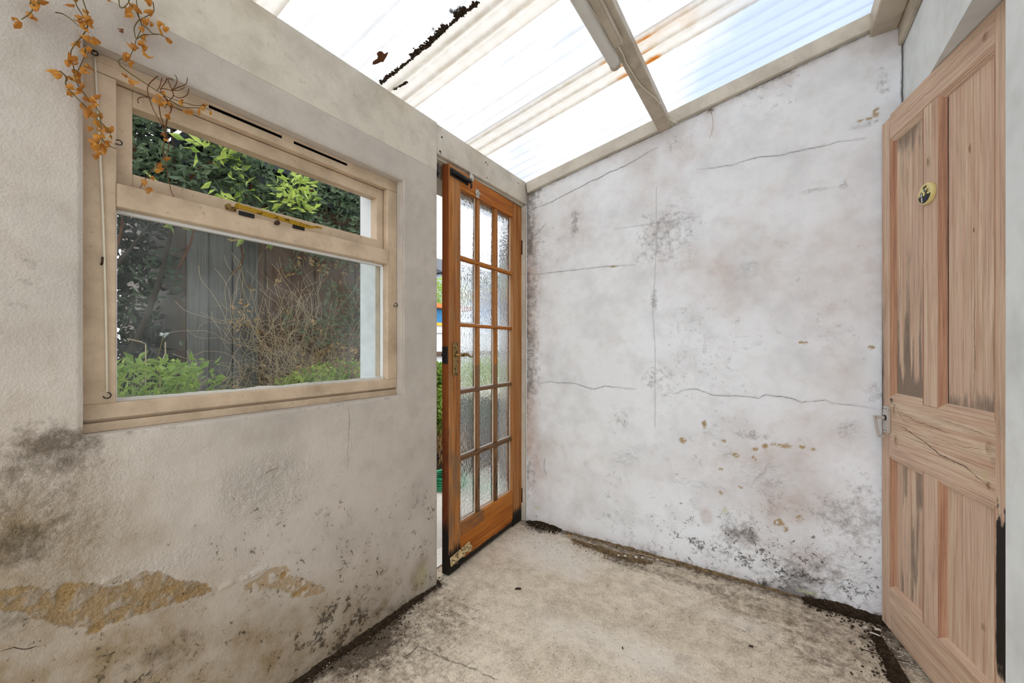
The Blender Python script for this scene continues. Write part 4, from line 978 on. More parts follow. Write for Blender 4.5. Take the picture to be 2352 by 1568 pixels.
wb('transom', [((XO, IY0, 1.441), (XF + .004, IY1, 1.4985))])
sash = wb('fanlight', [((XS - .04, IY0 + .003, 1.5005), (XS, .323, 1.751)), ((XS - .04, 1.073, 1.5005), (XS, IY1 - .003, 1.751)), ((XS - .04, .3232, 1.5005), (XS, 1.0728, 1.539)), ((XS - .04, .3232, 1.7095), (XS, 1.0728, 1.751))], c=.0015)
tag(sash, 'top-hung fanlight sash')
MB().box((XS - .020, .321, 1.537), (XS - .016, 1.075, 1.7115)).build('pane', 'glass', sash, world=True)
MB().box((-1.392, IY0 - .002, .9605), (-1.388, IY1 + .002, 1.443)).build('pane', 'glass', w1, world=True)
wb('glazing_bead', [((-1.3875, IY0, .9625), (-1.372, IY0 + .007, 1.441)), ((-1.3875, IY1 - .004, .9625), (-1.372, IY1, 1.441)), ((-1.3875, IY0, 1.434), (-1.372, IY1, 1.441))], 'ext_white', .001)
# crumbling white putty along the bottom of the fixed pane
m = MB(); n = 150
for k in range(n):
    y0, y1 = IY0 + (IY1 - IY0) * k / n, IY0 + (IY1 - IY0) * (k + 1) / n
    t = k / n; hgt = .003 + .012 * fbm(np.array([t * 14.]), np.array([.3]), 1.0, 4, 9)[0]
    m.box((-1.3875, y0, .962), (-1.3875 + .012 + .003 * fbm(np.array([t * 23.]), np.array([.7]), 1.0, 3, 4)[0], y1 + .0005, .962 + hgt))
m.build('putty', 'putty', w1, world=True)
wb('outer_sill', [((XLO - .05, WY0 + .0005, .895), (XO - .0002, WY1 - .0005, .945))], 'ext_white')
m = MB().bbox((XLO - .012, WY1 - .042, .946), (XO - .0003, WY1 - .0005, 1.796), .002).bbox((XLO - .012, WY0 + .0005, .946), (XO - .0003, WY0 + .02, 1.796), .002)
m.build('outer_reveal', 'ext_white', w1, world=True)
# brass casement stay lying on the transom
st = empty('casement_stay', on_x(560, 500, XF + .012), 0, 'brass casement stay lying along the transom under the fanlight', 'window stay')
zt = 1.5125
ym, yn = .547, .812
arm = [(-.0, 0)] 
m = MB(); prof = []
for k in range(25):
    t = k / 24; y = ym + (yn - ym) * t
    w = .0068 if t < .72 else .0068 - .0040 * sstep(.72, 1.0, np.array(t))
    z = zt + .004 - .010 * t + (.010 * sstep(.80, 1.0, np.array(t)))
    prof.append((y, float(z), float(w)))
vs, fs = [], []
for (y, z, w) in prof:
    vs += [(XF + .013, y, z - w), (XF + .013, y, z + w), (XF + .0095, y, z + w), (XF + .0095, y, z - w)]
for k in range(24):
    for j in range(4): fs.append((k * 4 + j, k * 4 + (j + 1) % 4, (k + 1) * 4 + (j + 1) % 4, (k + 1) * 4 + j))
fs += [(0, 1, 2, 3), (99, 98, 97, 96)]
m.add(vs, fs).tube([(XF + .0075, ym + .002, zt + .004), (XF + .0145, ym + .002, zt + .004)], .0085, 14)
m.build('arm', 'brass', st, world=True)
MB().bbox((XF + .0045, ym - .030, zt - .014), (XF + .011, ym - .002, zt + .000), .002).tube([(XF + .006, ym - .024, zt - .004), (XF + .016, ym - .024, zt - .004)], .0075, 10).build('pivot', 'brass_dark', st, world=True)
for ya, yb in ((.552, .595), (.712, .752)): MB().bbox((XF + .0042, ya, zt - .020), (XF + .0088, yb, zt - .007), .001).build('peg_plate', 'black_iron', st, world=True)
p = on_x(632, 513, XF + .004)
kn = MB().lathe([(.0045, 0), (.0055, .006), (.0075, .010), (.0070, .018), (.004, .020)], 12, Matrix.Translation(p) @ Matrix.Rotation(math.pi / 2, 4, 'Y')).build('knob', 'rust', None, smooth=True)
tag(kn, 'small dark brown screw knob on the transom under the brass stay', 'knob')
# plastic-coated curtain wire on screw eyes, and loose cup hooks
cw = empty('curtain_wire', on_x(232, 520, XF + .006), 0, 'white plastic-coated curtain wire hanging down the left side of the window', 'curtain wire')
a, b_ = on_x(217.5, 132, XF + .006), on_x(246, 900, XF + .006)
mid = [a.lerp(b_, t) + Vector((.0, .004 * math.sin(t * math.pi), 0)) for t in np.linspace(0, 1, 12)]
MB().tube(mid, .0021, 8).build('wire', 'cable', cw, smooth=True, world=True)
def hook_pts(c, r, a0, a1, n=12): return [Vector((XF + .006, c.y + r * math.cos(t), c.z + r * math.sin(t))) for t in np.linspace(a0, a1, n)]
c = on_x(246, 908, XF + .006)
MB().tube([b_] + hook_pts(c, .0068, 1.0, -3.0), .0014, 6).build('end_hook', 'black_iron', cw, smooth=True, world=True)
c = on_x(217, 121, XF + .006)
MB().tube(hook_pts(c, .0058, 0, 6.28, 16), .0014, 6).tube([Vector((XF - .001, c.y, c.z + .005)), Vector((XF + .006, c.y, c.z + .006))], .0014, 6).build('screw_eye', 'black_iron', cw, smooth=True, world=True)
for (px, py, a0, a1, r, lab) in ((909, 700, 2.2, -2.9, .0085, 'black cup hook on the right side of the window frame'), (273, 327, 2.6, -2.2, .0060, 'black cup hook high on the left side of the window frame')):
    c = on_x(px, py, XF + .006)
    o = MB().tube([Vector((XF - .001, c.y - r * .9, c.z - r * .7))] + hook_pts(c, r, a0, a1)[::-1], .0013, 6).build('cup_hook', 'black_iron', None, smooth=True)
    tag(o, lab, 'hook')
p = on_x(232, 604, XF)
tag(MB().tube([p + Vector((-.002, 0, -.004)), p + Vector((.006, .001, 0)), p + Vector((.008, .001, .014))], .0022, 6).build('bent_nail', 'rust', None), 'rusty bent nail beside the hanging curtain wire', 'nail')
p = on_x(365, 936, XF)
# ================================================================== fittings under the roof
fl = empty('fluorescent_light', (-.50, .55, 2.19), 0, 'white fluorescent strip light fixed under the grimy roof beam', 'light fixture')
def sx_(x): return 2.206 + .197 * (x + .5186)
zc = 2.1805
pts = [(-.5125, y, zc) for y in (-.02, -.015, .0, .02, 1.470, 1.490, 1.502, 1.507)]
MB().tube(pts, [.012, .017, .0195, .0205, .0205, .0195, .0165, .011], 20).build('tube_cover', 'white_plastic', fl, smooth=True, world=True)
MB().tube([(-.5125, 1.496, zc + .001), (-.5125, 1.5095, zc + .001)], .0215, 18).build('end_cap', 'beam_d', fl, smooth=True, world=True)
MB().bbox((-.4935, -.02, 2.190), (-.4600, 1.432, sx_(-.4935) - .0005), .0015).build('gear_tray', 'beam_d', fl, world=True)
MB().bbox((-.4905, .02, 2.1865), (-.4640, 1.425, 2.1900), .001).build('tray_lip', 'beam_d', fl, world=True)
def bz(px, py, d=.004):                      # photo point -> just under the sloping soffit of the roof beam
    dr = ray(px, py); t = (2.206 + .197 * .5186 - d - CAM_Z) / (dr[2] - .197 * dr[0])
    return Vector((dr[0] * t, dr[1] * t, CAM_Z + dr[2] * t))
cb = [Vector((-.4975, .02, 2.180)), Vector((-.4965, .6, 2.181)), Vector((-.4965, 1.15, 2.184)), bz(1424, 113, .012), bz(1437, 142, .006), bz(1452, 166), bz(1468, 191), bz(1484, 207), bz(1501, 221), bz(1514, 236, .010), on_y(1521, 246, YE - .12), on_y(1528, 262, YE - .06), on_y(1536, 274, YE - .034), on_y(1556, 283, YE - .031)]
tag(MB().tube(smooth_line(cb, 5), .0027, 8).build('electric_cable', 'cable', None, smooth=True), 'thin cream electric cable running from the strip light to the end wall', 'cable')

# ---- dirt trapped in the roof
def crumbs(m, pts, r0, r1, flat_=.7):
    for p in pts:
        r = random.uniform(r0, r1)
        a, b_, c = [r * random.uniform(.6, 1.3) for _ in range(3)]
        Q = Matrix.Translation(p) @ Matrix.Rotation(random.random() * 6, 4, 'Z') @ Matrix.Rotation(random.uniform(-.5, .5), 4, 'X')
        m.add([Q @ Vector(q) for q in ((a, 0, 0), (0, b_, 0), (-a, 0, 0), (0, -b_, 0), (0, 0, c * flat_), (0, 0, -c * flat_))],
              [(0, 1, 4), (1, 2, 4), (2, 3, 4), (3, 0, 4), (1, 0, 5), (2, 1, 5), (3, 2, 5), (0, 3, 5)])
    return m
def roof_pt(px, py, d=.0):
    dr = ray(px, py); t = (zr(0) + .010 - d - CAM_Z) / (dr[2] - .197 * dr[0])
    return Vector((dr[0] * t, dr[1] * t, CAM_Z + dr[2] * t))
m = MB(); pp = []
line = [roof_pt(*p) for p in ((876, 190), (905, 168), (930, 148), (950, 130), (985, 104), (1005, 84), (1030, 62), (1050, 42), (1075, 25), (1100, 5))]
dens = [70, 60, 20, 120, 90, 110, 20, 150, 60]
wid = [.004, .004, .002, .009, .008, .009, .003, .013, .004]
for k in range(len(line) - 1):
    for _ in range(dens[k]):
        t = random.random(); q = line[k].lerp(line[k + 1], t)
        pp.append(q + Vector((random.uniform(-.003, .003), -abs(random.gauss(0, wid[k])), random.uniform(-.004, .001))))
for _ in range(60):
    q = roof_pt(906, 205).lerp(roof_pt(936, 188), random.random()); pp.append(q + Vector((0, -abs(random.gauss(0, .003)), random.uniform(-.003, .001))))
crumbs(m, pp, .003, .0075)
o = m.build('moss_debris', 'soil', None)
tag(o, 'black moss and grit trapped along an overlap of the roof sheets', 'debris', kind='stuff')
# a dead leaf stuck to the plastic
c = roof_pt(873, 133, .011)
ol = [(871, 118), (878, 121), (883, 124), (890, 118), (892, 122), (888, 132), (880, 141), (874, 141), (870, 147), (862, 149), (855, 146), (857, 141), (867, 138), (868, 130), (865, 121)]
m = MB(); pts = [roof_pt(x, y, .011) for x, y in ol]
up = Vector((-.19, 0, .98)); n = len(pts)
m.add([p + up * (.004 * math.sin(i * 1.7)) for i, p in enumerate(pts)] + [c + up * .003] + [p + up * (.004 * math.sin(i * 1.7) + .0012) for i, p in enumerate(pts)] + [c + up * .0045],
      [(i, (i + 1) % n, n) for i in range(n)] + [(n + 1 + (i + 1) % n, n + 1 + i, 2 * n + 1) for i in range(n)] + [(i, n + 1 + i, n + 1 + (i + 1) % n, (i + 1) % n) for i in range(n)])
tag(m.build('dead_leaf', 'leaf_brown', None), 'crumpled dark brown leaf stuck to the plastic roof', 'leaf')

# ================================================================== dry climbing plant
def leaf_mesh(k, L=.026, W=.0074):
    rs = random.Random(100 + k); vs, fs = [], []
    curl, twist = rs.uniform(-2.6, 2.6), rs.uniform(-2.0, 2.0)
    n = 6
    for i in range(n + 1):
        t = i / n; w = W * math.sin(math.pi * min(t * .92 + .05, 1)) ** .8 * (1 - .35 * t) * rs.uniform(.85, 1.1)
        a = curl * t * t; cy, sy = math.sin(a), math.cos(a)
        base = Vector((0, L * t * (.35 + .65 * sy) if abs(curl) < 9 else 0, L * .5 * t * cy))
        tw = twist * t; q = Vector((math.cos(tw), 0, math.sin(tw)))
        lift = Vector((0, 0, rs.uniform(.5, 1.1) * w))
        vs += [base - q * w + lift, base, base + q * w + lift]
    for i in range(n):
        o = i * 3; fs += [(o, o + 1, o + 4, o + 3), (o + 1, o + 2, o + 5, o + 4)]
    me = bpy.data.meshes.new('leaf'); me.from_pydata([tuple(v) for v in vs], [], fs); me.update()
    me.polygons.foreach_set('use_smooth', [True] * len(me.polygons)); me.materials.append(M['leaf_dry'])
    return me
LEAF = [leaf_mesh(k) for k in range(9)]
ZS = 480 / 2091
XV = XL + .028
def vz(x, y, off=0.0): return on_x(x * ZS, y * ZS, XV + off)
def vine(label, stems, leaves, brown=()):
    p0 = vz(*stems[0][0])
    r = empty('dried_vine', p0, 0, label, 'dried plant', group=None)
    for k, ln in enumerate(stems):
        pts = smooth_line([vz(x, y, .008 * math.sin(i * 1.3 + k)) for i, (x, y) in enumerate(ln)], 5)
        n = len(pts)
        MB().tube(pts, [.0011 * (1 - .5 * i / n) + .0002 for i in range(n)], 6).build('stem', 'stem_dk' if k in brown else 'stem', r, smooth=True, world=True)
    for i, (x, y, *s) in enumerate(leaves):
        o = bpy.data.objects.new('leaf', LEAF[i % 9]); COL.objects.link(o); o.parent = r
        p = vz(x, y, random.uniform(-.006, .014))
        o.location = p - p0
        sc_ = (s[0] if s else 1.0) * random.uniform(.75, 1.1)
        rt = Matrix.Rotation(math.pi / 2, 4, 'Z') @ Matrix.Rotation(random.uniform(-.9, .9), 4, 'Z') @ Matrix.Rotation(random.uniform(.6, 1.5), 4, 'X')
        rt = Matrix.Rotation(random.uniform(-2.6, 2.6), 4, 'X') @ Matrix.Rotation(random.uniform(-.5, .5), 4, 'Z') @ Matrix.Rotation(-math.pi / 2 + random.uniform(-.6, .6), 4, 'Y')
        o.rotation_euler = rt.to_euler(); o.scale = (sc_,) * 3
    return r
vine('long strand of dry amber leaves hanging past the top left corner of the window',
     [[(810, -60), (850, 60), (875, 140), (885, 210), (870, 280), (830, 350), (770, 420), (715, 500), (710, 560), (730, 640), (745, 720), (760, 800), (800, 880), (870, 970), (950, 1060), (990, 1120), (1005, 1200), (1015, 1290), (1015, 1360), (990, 1420), (955, 1490)],
      [(735, -60), (765, 50), (800, 110), (850, 195), (880, 220)], [(855, 480), (845, 540), (830, 600), (780, 710)],
      [(600, 710), (660, 770), (660, 850), (720, 930), (800, 1010), (870, 1080), (930, 1150), (970, 1190), (1040, 1250), (1090, 1310), (1120, 1390)],
      [(555, 125), (630, 140), (720, 200), (790, 265)], [(1020, 1380), (1060, 1440), (1160, 1490)]],
     [(750, 20), (745, 45), (825, 85), (780, 140), (740, 150), (910, 160, 1.2), (930, 200), (830, 240, 1.2), (800, 255), (935, 285), (900, 330), (925, 365), (805, 355), (870, 380), (890, 395), (725, 460), (800, 480), (815, 510), (850, 470), (895, 490), (715, 560, 1.2), (700, 590), (725, 590), (770, 600),
      (845, 630), (840, 660), (680, 670), (620, 740), (600, 715), (720, 700, 1.1), (720, 770), (705, 800), (770, 720), (820, 740), (665, 890), (690, 920), (655, 870), (780, 910, 1.1), (770, 880), (830, 860), (835, 980, 1.1), (900, 970), (930, 985), (820, 1030), (965, 1050, 1.1), (980, 1040), (895, 1070, 1.3), (880, 1060),
      (1020, 1130), (930, 1150, 1.2), (915, 1170, 1.2), (940, 1190), (960, 1280), (930, 1275), (1055, 1290, 1.2), (1080, 1330), (980, 1330), (1060, 1310), (1100, 1375), (960, 1420, 1.2), (1000, 1440, 1.2), (930, 1460, 1.1), (970, 1500, 1.1), (1020, 1420), (1040, 1450), (1100, 1470), (950, 1540), (985, 1460, 1.2), (945, 1490)])
def zz(x, y): return ((260 + x * 300 / 1960) / ZS, (240 + y * 300 / 1960) / ZS)
vine('twisted dry vine trailing across the window head and fanlight',
     [[(1290, -60), (1290, 20), (1360, 110), (1400, 200), (1420, 260), (1400, 320), (1365, 390), (1340, 480), (1300, 570), (1298, 612)], [(1360, -60), (1372, 60), (1395, 190)], [(1390, 200), (1345, 270), (1350, 350), (1362, 395)], [(1530, 20), (1540, 110), (1500, 145), (1395, 200)],
      [(1430, 250), (1480, 290), (1530, 335), (1600, 345), (1680, 385)], [(1365, 390), (1430, 350), (1500, 345), (1580, 345)], [(1190, -60), (1193, 40), (1215, 80), (1270, 45), (1310, -30)],
      [(1300, 570), (1190, 600), (1210, 660), (1300, 730), (1450, 830), (1620, 940), (1700, 980), (1820, 1020), (1960, 1055), (2080, 1050)], [(1700, 1000), (1800, 1060), (1900, 1078), (2030, 1080), (2110, 1100)],
      [(1640, 950), (1690, 1040), (1712, 1100), (1670, 1180), (1655, 1280), zz(800, 430), zz(832, 560), zz(825, 670), zz(790, 755), zz(700, 860), zz(560, 1010), zz(450, 1170), zz(402, 1255)],
      [(1590, 1050), (1605, 1150), (1640, 1260), zz(795, 430), zz(755, 620), zz(752, 700), zz(772, 800), zz(800, 960), zz(838, 1150), zz(870, 1300), zz(913, 1385)], [(1630, 960), (1700, 1020), (1720, 1080), (1690, 1160), (1655, 1290)],
      [(1580, 760), (1500, 830), (1475, 900), (1500, 1000), (1540, 1110), (1600, 1210), (1650, 1320)], [(1620, 780), (1600, 860), (1570, 910)], [(1670, 780), (1650, 830), (1620, 870), (1605, 920), (1630, 950)], [(1720, 900), (1760, 850), (1772, 790), (1750, 745)], [(1720, 905), (1790, 870), (1860, 840), (1875, 775)],
      [(1600, 885), (1660, 890), (1720, 905), (1800, 900), (1850, 870)], [(1730, 800), (1680, 790), (1720, 900), (1735, 960), (1690, 1010), (1650, 1080)], [(1890, 890), (1870, 950), (1800, 980), (1730, 950)], [(1385, 1030), (1380, 990), (1420, 970), (1480, 975)]],
     [(1110, 20), (1250, 60), (1270, 90), (1300, 100), (1340, 40, 1.2), (1350, 70), (1330, 140, 1.1), (1310, 130), (1500, 40, 1.1), (1480, 100, 1.1), (1540, 110), (1515, 20), (1430, 210, 1.1), (1490, 200, 1.1), (1520, 240), (1470, 215), (1440, 270), (1590, 270), (1640, 310), (1640, 365, 1.2), (1660, 375), (1450, 380), (1460, 350), (1310, 420), (1300, 440), (1430, 490, 1.3), (1440, 510, 1.3), (1400, 400),
      (1360, 510), (1240, 590, 1.1), (1260, 620), (1330, 640), (1300, 640), (1225, 730), (1290, 770), (1290, 800), (1550, 970), (1560, 940), (1600, 1010), (1610, 1040), (1660, 960), (1690, 1010), (1660, 1000), (1830, 1060), (1840, 1100, 1.1), (1860, 1110), (1990, 1080), (2040, 1110), (2085, 1060), (2110, 1110, .8), zz(770, 490), zz(760, 530), zz(860, 230), zz(770, 830), zz(740, 890), zz(630, 1000), zz(610, 1080), zz(480, 1200), zz(530, 1270), zz(600, 1300)],
     brown=(9, 10, 11, 12, 13, 14, 15, 16, 17, 18, 19, 20))
vine('short sprig with two yellow leaves at the top left of the wall',
     [[(345, -60), (335, 60), (305, 130), (215, 195)], [(300, 50), (320, -40)], [(385, 30), (365, -40)]], [(295, 40), (390, 20), (400, 40), (315, 165, 1.2), (330, 175), (205, 215, 1.1), (220, 225)])
for lab, (x, y), px in (('small curled brown leaf stuck to the wall above the window', (1190, 315), None), ('tiny brown leaf on the wall below the window sill line', None, (152, 1500))):
    if not px:
        p = on_x(x * ZS, y * ZS, XL + .008)
        for_ = bpy.data.objects.new('wall_leaf', LEAF[3].copy()); for_.data.materials[0] = M['leaf_brown']; COL.objects.link(for_)
        for_.location = p; for_.rotation_euler = (.4, 1.3, .2); for_.scale = (.7,) * 3; tag(for_, lab, 'leaf')
        break
# dry tuft hanging at the top of the end wall
p = on_y(1632, 250, YE - .030)
tf = empty('dry_tuft', p, 0, 'dry grass tuft and single stalk hanging from the batten on the end wall', 'dried plant')
m = MB()
for k in range(16):
    a = random.uniform(-2.6, -.4); l = random.uniform(.01, .03)
    m.tube([p, p + Vector((math.cos(a) * l * .6, -.004, math.sin(a) * l * .6)), p + Vector((math.cos(a) * l, random.uniform(-.01, .004), math.sin(a) * l))], .0007, 4)
m.build('tuft', 'stem', tf, world=True)
MB().tube(smooth_line([p, on_y(1635, 262, YE - .028), on_y(1638, 285, YE - .026), on_y(1634, 305, YE - .024), on_y(1629, 317, YE - .02)], 4), .0011, 6).build('stalk', 'twig', tf, smooth=True, world=True)

# ================================================================== dirt and litter on the floor
def strip(label, pts, width, height, nrm, mat, n_cr, cr=(.002, .006), seed=0):
    """low ragged heap along a wall base; pts = line on the floor, nrm = direction into the room"""
    pts = [Vector((x, y, 0)) for x, y in pts]; nrm = Vector((*nrm, 0))
    tot = sum((b_ - a).length for a, b_ in zip(pts[:-1], pts[1:])); nu = int(tot / .006); nv = 12
    line = []; acc = 0
    for i in range(nu + 1):
        d = tot * i / nu; q = 0
        for a, b_ in zip(pts[:-1], pts[1:]):
            l = (b_ - a).length
            if q + l >= d - 1e-9: line.append(a.lerp(b_, (d - q) / l)); break
            q += l
        else: line.append(pts[-1])
    ss = np.linspace(0, tot, nu + 1)
    wv = width * (.35 + 1.1 * fbm(ss, 0 * ss, 7, 4, 500 + seed)); hv = height * (.25 + 1.3 * fbm(ss, 0 * ss + .5, 11, 4, 510 + seed))
    env = np.sin(np.pi * np.clip(ss / tot, 0, 1)) ** .45; wv = wv * (.15 + .85 * env); hv = hv * env
    m = MB(); vs = []
    for i in range(nu + 1):
        for j in range(nv + 1):
            t = j / nv
            p = line[i] + nrm * (wv[i] * t)
            z = hv[i] * (1 - t) ** 1.3 * (.5 + fbm(np.array([p.x]), np.array([p.y]), 55, 3, 520)[0]) - .006 * t * t - .0005
            vs.append((p.x, p.y, z))
    m.add(vs, [(i * (nv + 1) + j, i * (nv + 1) + j + 1, (i + 1) * (nv + 1) + j + 1, (i + 1) * (nv + 1) + j) for i in range(nu) for j in range(nv)])
    pp = []
    for _ in range(n_cr):
        i = random.randrange(nu); t = abs(random.gauss(0, .75))
        p = line[i] + nrm * (wv[i] * min(t, 2.4)); pp.append(Vector((p.x, p.y, max(.0005, hv[i] * max(0, 1 - t) ** 1.3 * .9))))
    crumbs(m, pp, *cr)
    return tag(m.build('dirt_heap', mat, None), label, 'dirt', kind='stuff')
strip('black damp dirt along the foot of the window wall', [(XL + .001, .50), (XL + .001, 1.345)], .036, .018, (1, 0), 'soil', 900, (.0015, .005), 1)
strip('dark dirt in the gap beside the garden door jamb', [(XL - .14, 1.37), (XL - .02, 1.362), (XL + .03, 1.35)], .035, .012, (.25, .97), 'soil', 160, (.0015, .005), 2)
strip('dark gritty dirt in the corner at the hinge side of the garden door', [(-1.30, YE - .002), (-1.06, YE - .002)], .055, .022, (0, -1), 'soil', 700, (.0015, .005), 3)
strip('thin brown dirt line along the foot of the end wall', [(-1.06, YE - .002), (.10, YE - .002)], .028, .012, (0, -1), 'soil2', 800, (.0012, .004), 4)
strip('patch of grit and moss by the end wall', [(-.97, 2.105), (-.70, 2.085), (-.52, 2.105)], .055, .010, (.1, -1), 'soil2', 700, (.0015, .0055), 5)
strip('dark soil heap under the pine closet door', [(.10, YE - .003), (.42, YE - .003)], .06, .020, (0, -1), 'soil', 500, (.002, .006), 6)
strip('dark soil along the threshold of the closet doorway', [(.33, 2.08), (.42, 1.40)], .055, .012, (-1, -.1), 'soil', 700, (.002, .006), 7)
def grit(label, box, n, mat, cr, seed):
    r = random.Random(seed); m = MB(); pp = []
    (px0, py0), (px1, py1), spread = box
    for _ in range(n):
        t = r.random(); a = on_z(px0 + (px1 - px0) * t, py0 + (py1 - py0) * t, 0)
        pp.append(Vector((a.x + r.gauss(0, spread), min(a.y + r.gauss(0, spread), YE - .008), .002 + .010 * max(0, 1 - (YE - a.y) / .06) * r.random())))
    crumbs(m, pp, *cr)
    return tag(m.build('grit', mat, None), label, 'grit', kind='stuff')
grit('pale paint crumbs scattered in the dirt along the end wall', ((1230, 1205), (1560, 1300), .022), 420, 'stone', (.001, .0032), 21)
grit('pale paint crumbs in the dark dirt along the window wall', ((700, 1552), (985, 1352), .016), 240, 'stone', (.001, .003), 22)
grit('dark crumbs scattered over the floor near the window wall', ((760, 1550), (1020, 1400), .07), 320, 'soil', (.001, .003), 23)
grit('dark crumbs scattered over the floor before the garden door', ((1180, 1240), (1480, 1300), .07), 420, 'soil', (.0008, .0024), 24)
grit('dark crumbs scattered over the open floor', ((1150, 1420), (2000, 1500), .22), 380, 'wood_chip', (.0008, .0022), 25)
grit('pale crumbs in the soil beside the pine closet door', ((1990, 1440), (2130, 1560), .025), 160, 'stone', (.001, .0032), 26)
def shard(name, label, px, py, l, w, h, mat, rz, cat, z=.0):
    p = on_z(px, py, 0); m = MB()
    q = [(-l, -w * .7), (-l * .3, -w), (l * .8, -w * .8), (l, w * .1), (l * .5, w), (-l * .6, w * .8)]
    m.add([(a * random.uniform(.9, 1.1), b_, 0) for a, b_ in q] + [(a * .9, b_ * .85, h * random.uniform(.8, 1.2)) for a, b_ in q], [tuple(range(6))[::-1], tuple(range(6, 12))] + [(i, (i + 1) % 6, (i + 1) % 6 + 6, i + 6) for i in range(6)])
    o = m.build(name, mat, None); o.location = (p.x, p.y, z); o.rotation_euler = (0, 0, rz)
    return tag(o, label, cat)
shard('wood_chip', 'dark wood chip lying alone in front of the garden door', 1190, 1352, .015, .0055, .004, 'wood_chip', .5, 'wood chip')
shard('wood_chip', 'short dark splinter on the floor left of centre', 1430, 1490 - 2, .006, .0022, .0025, 'wood_chip', 2.2, 'wood chip')
shard('wood_chip', 'dark splinter on the floor towards the pine door', 1725, 1484, .009, .003, .003, 'wood_chip', .2, 'wood chip')
for (px, py, r, lab) in ((1461, 1281, .0085, 'largest pale pebble in the grit by the end wall'), (1436, 1278, .007, 'pale pebble left of the largest one in the grit by the end wall'), (1421, 1277, .0065, 'pale chip at the left of the pebbles by the end wall'), (1476, 1282, .006, 'pale pebble right of the largest one in the grit by the end wall'),
                         (1510, 1287, .006, 'pale pebble at the right end of the grit by the end wall')):
    p = on_z(px, py, .006)
    m = MB().lathe([(r * .3, -r * .5), (r * .85, -r * .35), (r, 0), (r * .8, r * .35), (r * .3, r * .5)], 9, Matrix.Translation((p.x, p.y, .010)) @ Matrix.Rotation(.3, 4, 'X') @ Matrix.Diagonal((1.2, .8, 1, 1)))
    tag(m.build('pebble', 'stone', None, smooth=True), lab, 'pebble', 'pebbles by the end wall')
for (px, py, l, w, lab, rz) in ((2015, 1452, .012, .007, 'pale flake of paint on the dirt beside the pine door', .3), (1988, 1448, .009, .006, 'small pale flake left of the larger one beside the pine door', 1.0), (2010, 1463, .016, .004, 'long thin pale flake on the dirt beside the pine door', -.3)):
    shard('paint_flake', lab, px, py, l, w, .002, 'stone', rz, 'paint flake', .012)
def twig(label, pts, r=.0014, mat='twig'):
    q = smooth_line([on_z(x, y, .006 + .004 * (i % 2)) for i, (x, y) in enumerate(pts)], 4)
    return tag(MB().tube(q, r, 6).build('twig', mat, None, smooth=True), label, 'twig')
twig('long pale twig lying in the grit along the end wall', [(1445, 1268), (1480, 1274), (1520, 1285), (1548, 1292)], .002)
twig('thin dry stalk slanting across the grit by the end wall', [(1325, 1236), (1345, 1246), (1365, 1260), (1378, 1272)], .0011)
twig('dark twig on the floor near the pine door', [(1975, 1488), (2010, 1500), (2050, 1512), (2090, 1520)], .0016, 'wood_chip')
twig('thin dark twig on the floor in the left foreground', [(925, 1510), (945, 1498), (957, 1485)], .0013, 'wood_chip')
lf = bpy.data.objects.new('fallen_leaf', LEAF[1].copy()); lf.data.materials[0] = M['leaf_tan']; COL.objects.link(lf)
p = on_z(1316, 1233, .012); lf.location = p; lf.rotation_euler = (.1, .05, 2.2); lf.scale = (1.6,) * 3
tag(lf, 'pale tan fallen leaf on the grit by the end wall', 'leaf')
sp = empty('seedling', on_z(1231, 1196, .012), 0, 'tiny green seedling growing in the dirt by the garden door', 'seedling')
MB().tube([(0, 0, 0), (.001, 0, .012), (.004, -.002, .026)], .0009, 6).build('stem', 'leaf_g1', sp)
for k in range(2):
    l2 = bpy.data.objects.new('leaf', LEAF[5 + k].copy()); l2.data.materials[0] = M['leaf_g1']; COL.objects.link(l2); l2.parent = sp
    l2.location = (.004, -.002, .024); l2.rotation_euler = (.9, .2, 2.5 * k + .5); l2.scale = (.8,) * 3
# ================================================================== the garden outside
def leaves(name, label, cat, gen, n, size, mat, parent=None, flat_=.0, kind='stuff', seed=1, hang=.0):
    r = np.random.RandomState(seed)
    Pn = gen(r, n); n = len(Pn)
    d = r.normal(size=(n, 3)); d[:, 2] = d[:, 2] * .6 + .25 - hang; d /= np.linalg.norm(d, axis=1)[:, None]
    s = np.cross(d, r.normal(size=(n, 3))); s /= np.linalg.norm(s, axis=1)[:, None]
    nn = np.cross(d, s)
    L_ = size * (.6 + .8 * r.rand(n))[:, None]; Wd = L_ * (.17 + .08 * r.rand(n))[:, None]
    v = np.stack([Pn, Pn + d * L_ * .5 + s * Wd + nn * Wd * .5, Pn + d * L_, Pn + d * L_ * .5 - s * Wd + nn * Wd * .5], 1).reshape(-1, 3)
    b_ = np.arange(n)[:, None] * 4
    f = np.concatenate([b_ + np.array([[0, 1, 2]]), b_ + np.array([[0, 2, 3]])])
    if parent is not None: v = v - np.array(parent.location)
    o = link(name, np_mesh(name, v, f, mat, smooth=False), parent)
    if parent is None: tag(o, label, cat, kind=kind)
    else: o['kind'] = 'stuff'
    return o
def in_box(x0, x1, y0, y1, z0, z1, s=3.0, thr=.45, seed=1):
    def g_(r, n):
        q = r.rand(n * 4, 3) * np.array([x1 - x0, y1 - y0, z1 - z0]) + np.array([x0, y0, z0])
        k = fbm(q[:, 1] + q[:, 0] * .7, q[:, 2] + q[:, 0] * .3, s, 3, seed) > thr
        return q[k][:n]
    return g_
def in_ell(c, rad, s=3.0, thr=.42, seed=1):
    def g_(r, n):
        q = r.normal(size=(n * 4, 3)); q /= np.linalg.norm(q, axis=1)[:, None]
        q = q * (r.rand(n * 4) ** .45)[:, None] * np.array(rad) + np.array(c)
        k = fbm(q[:, 1] + q[:, 0] * .7, q[:, 2] + q[:, 0] * .3, s, 3, seed) > thr
        return q[k][:n]
    return g_
GZ = -.06
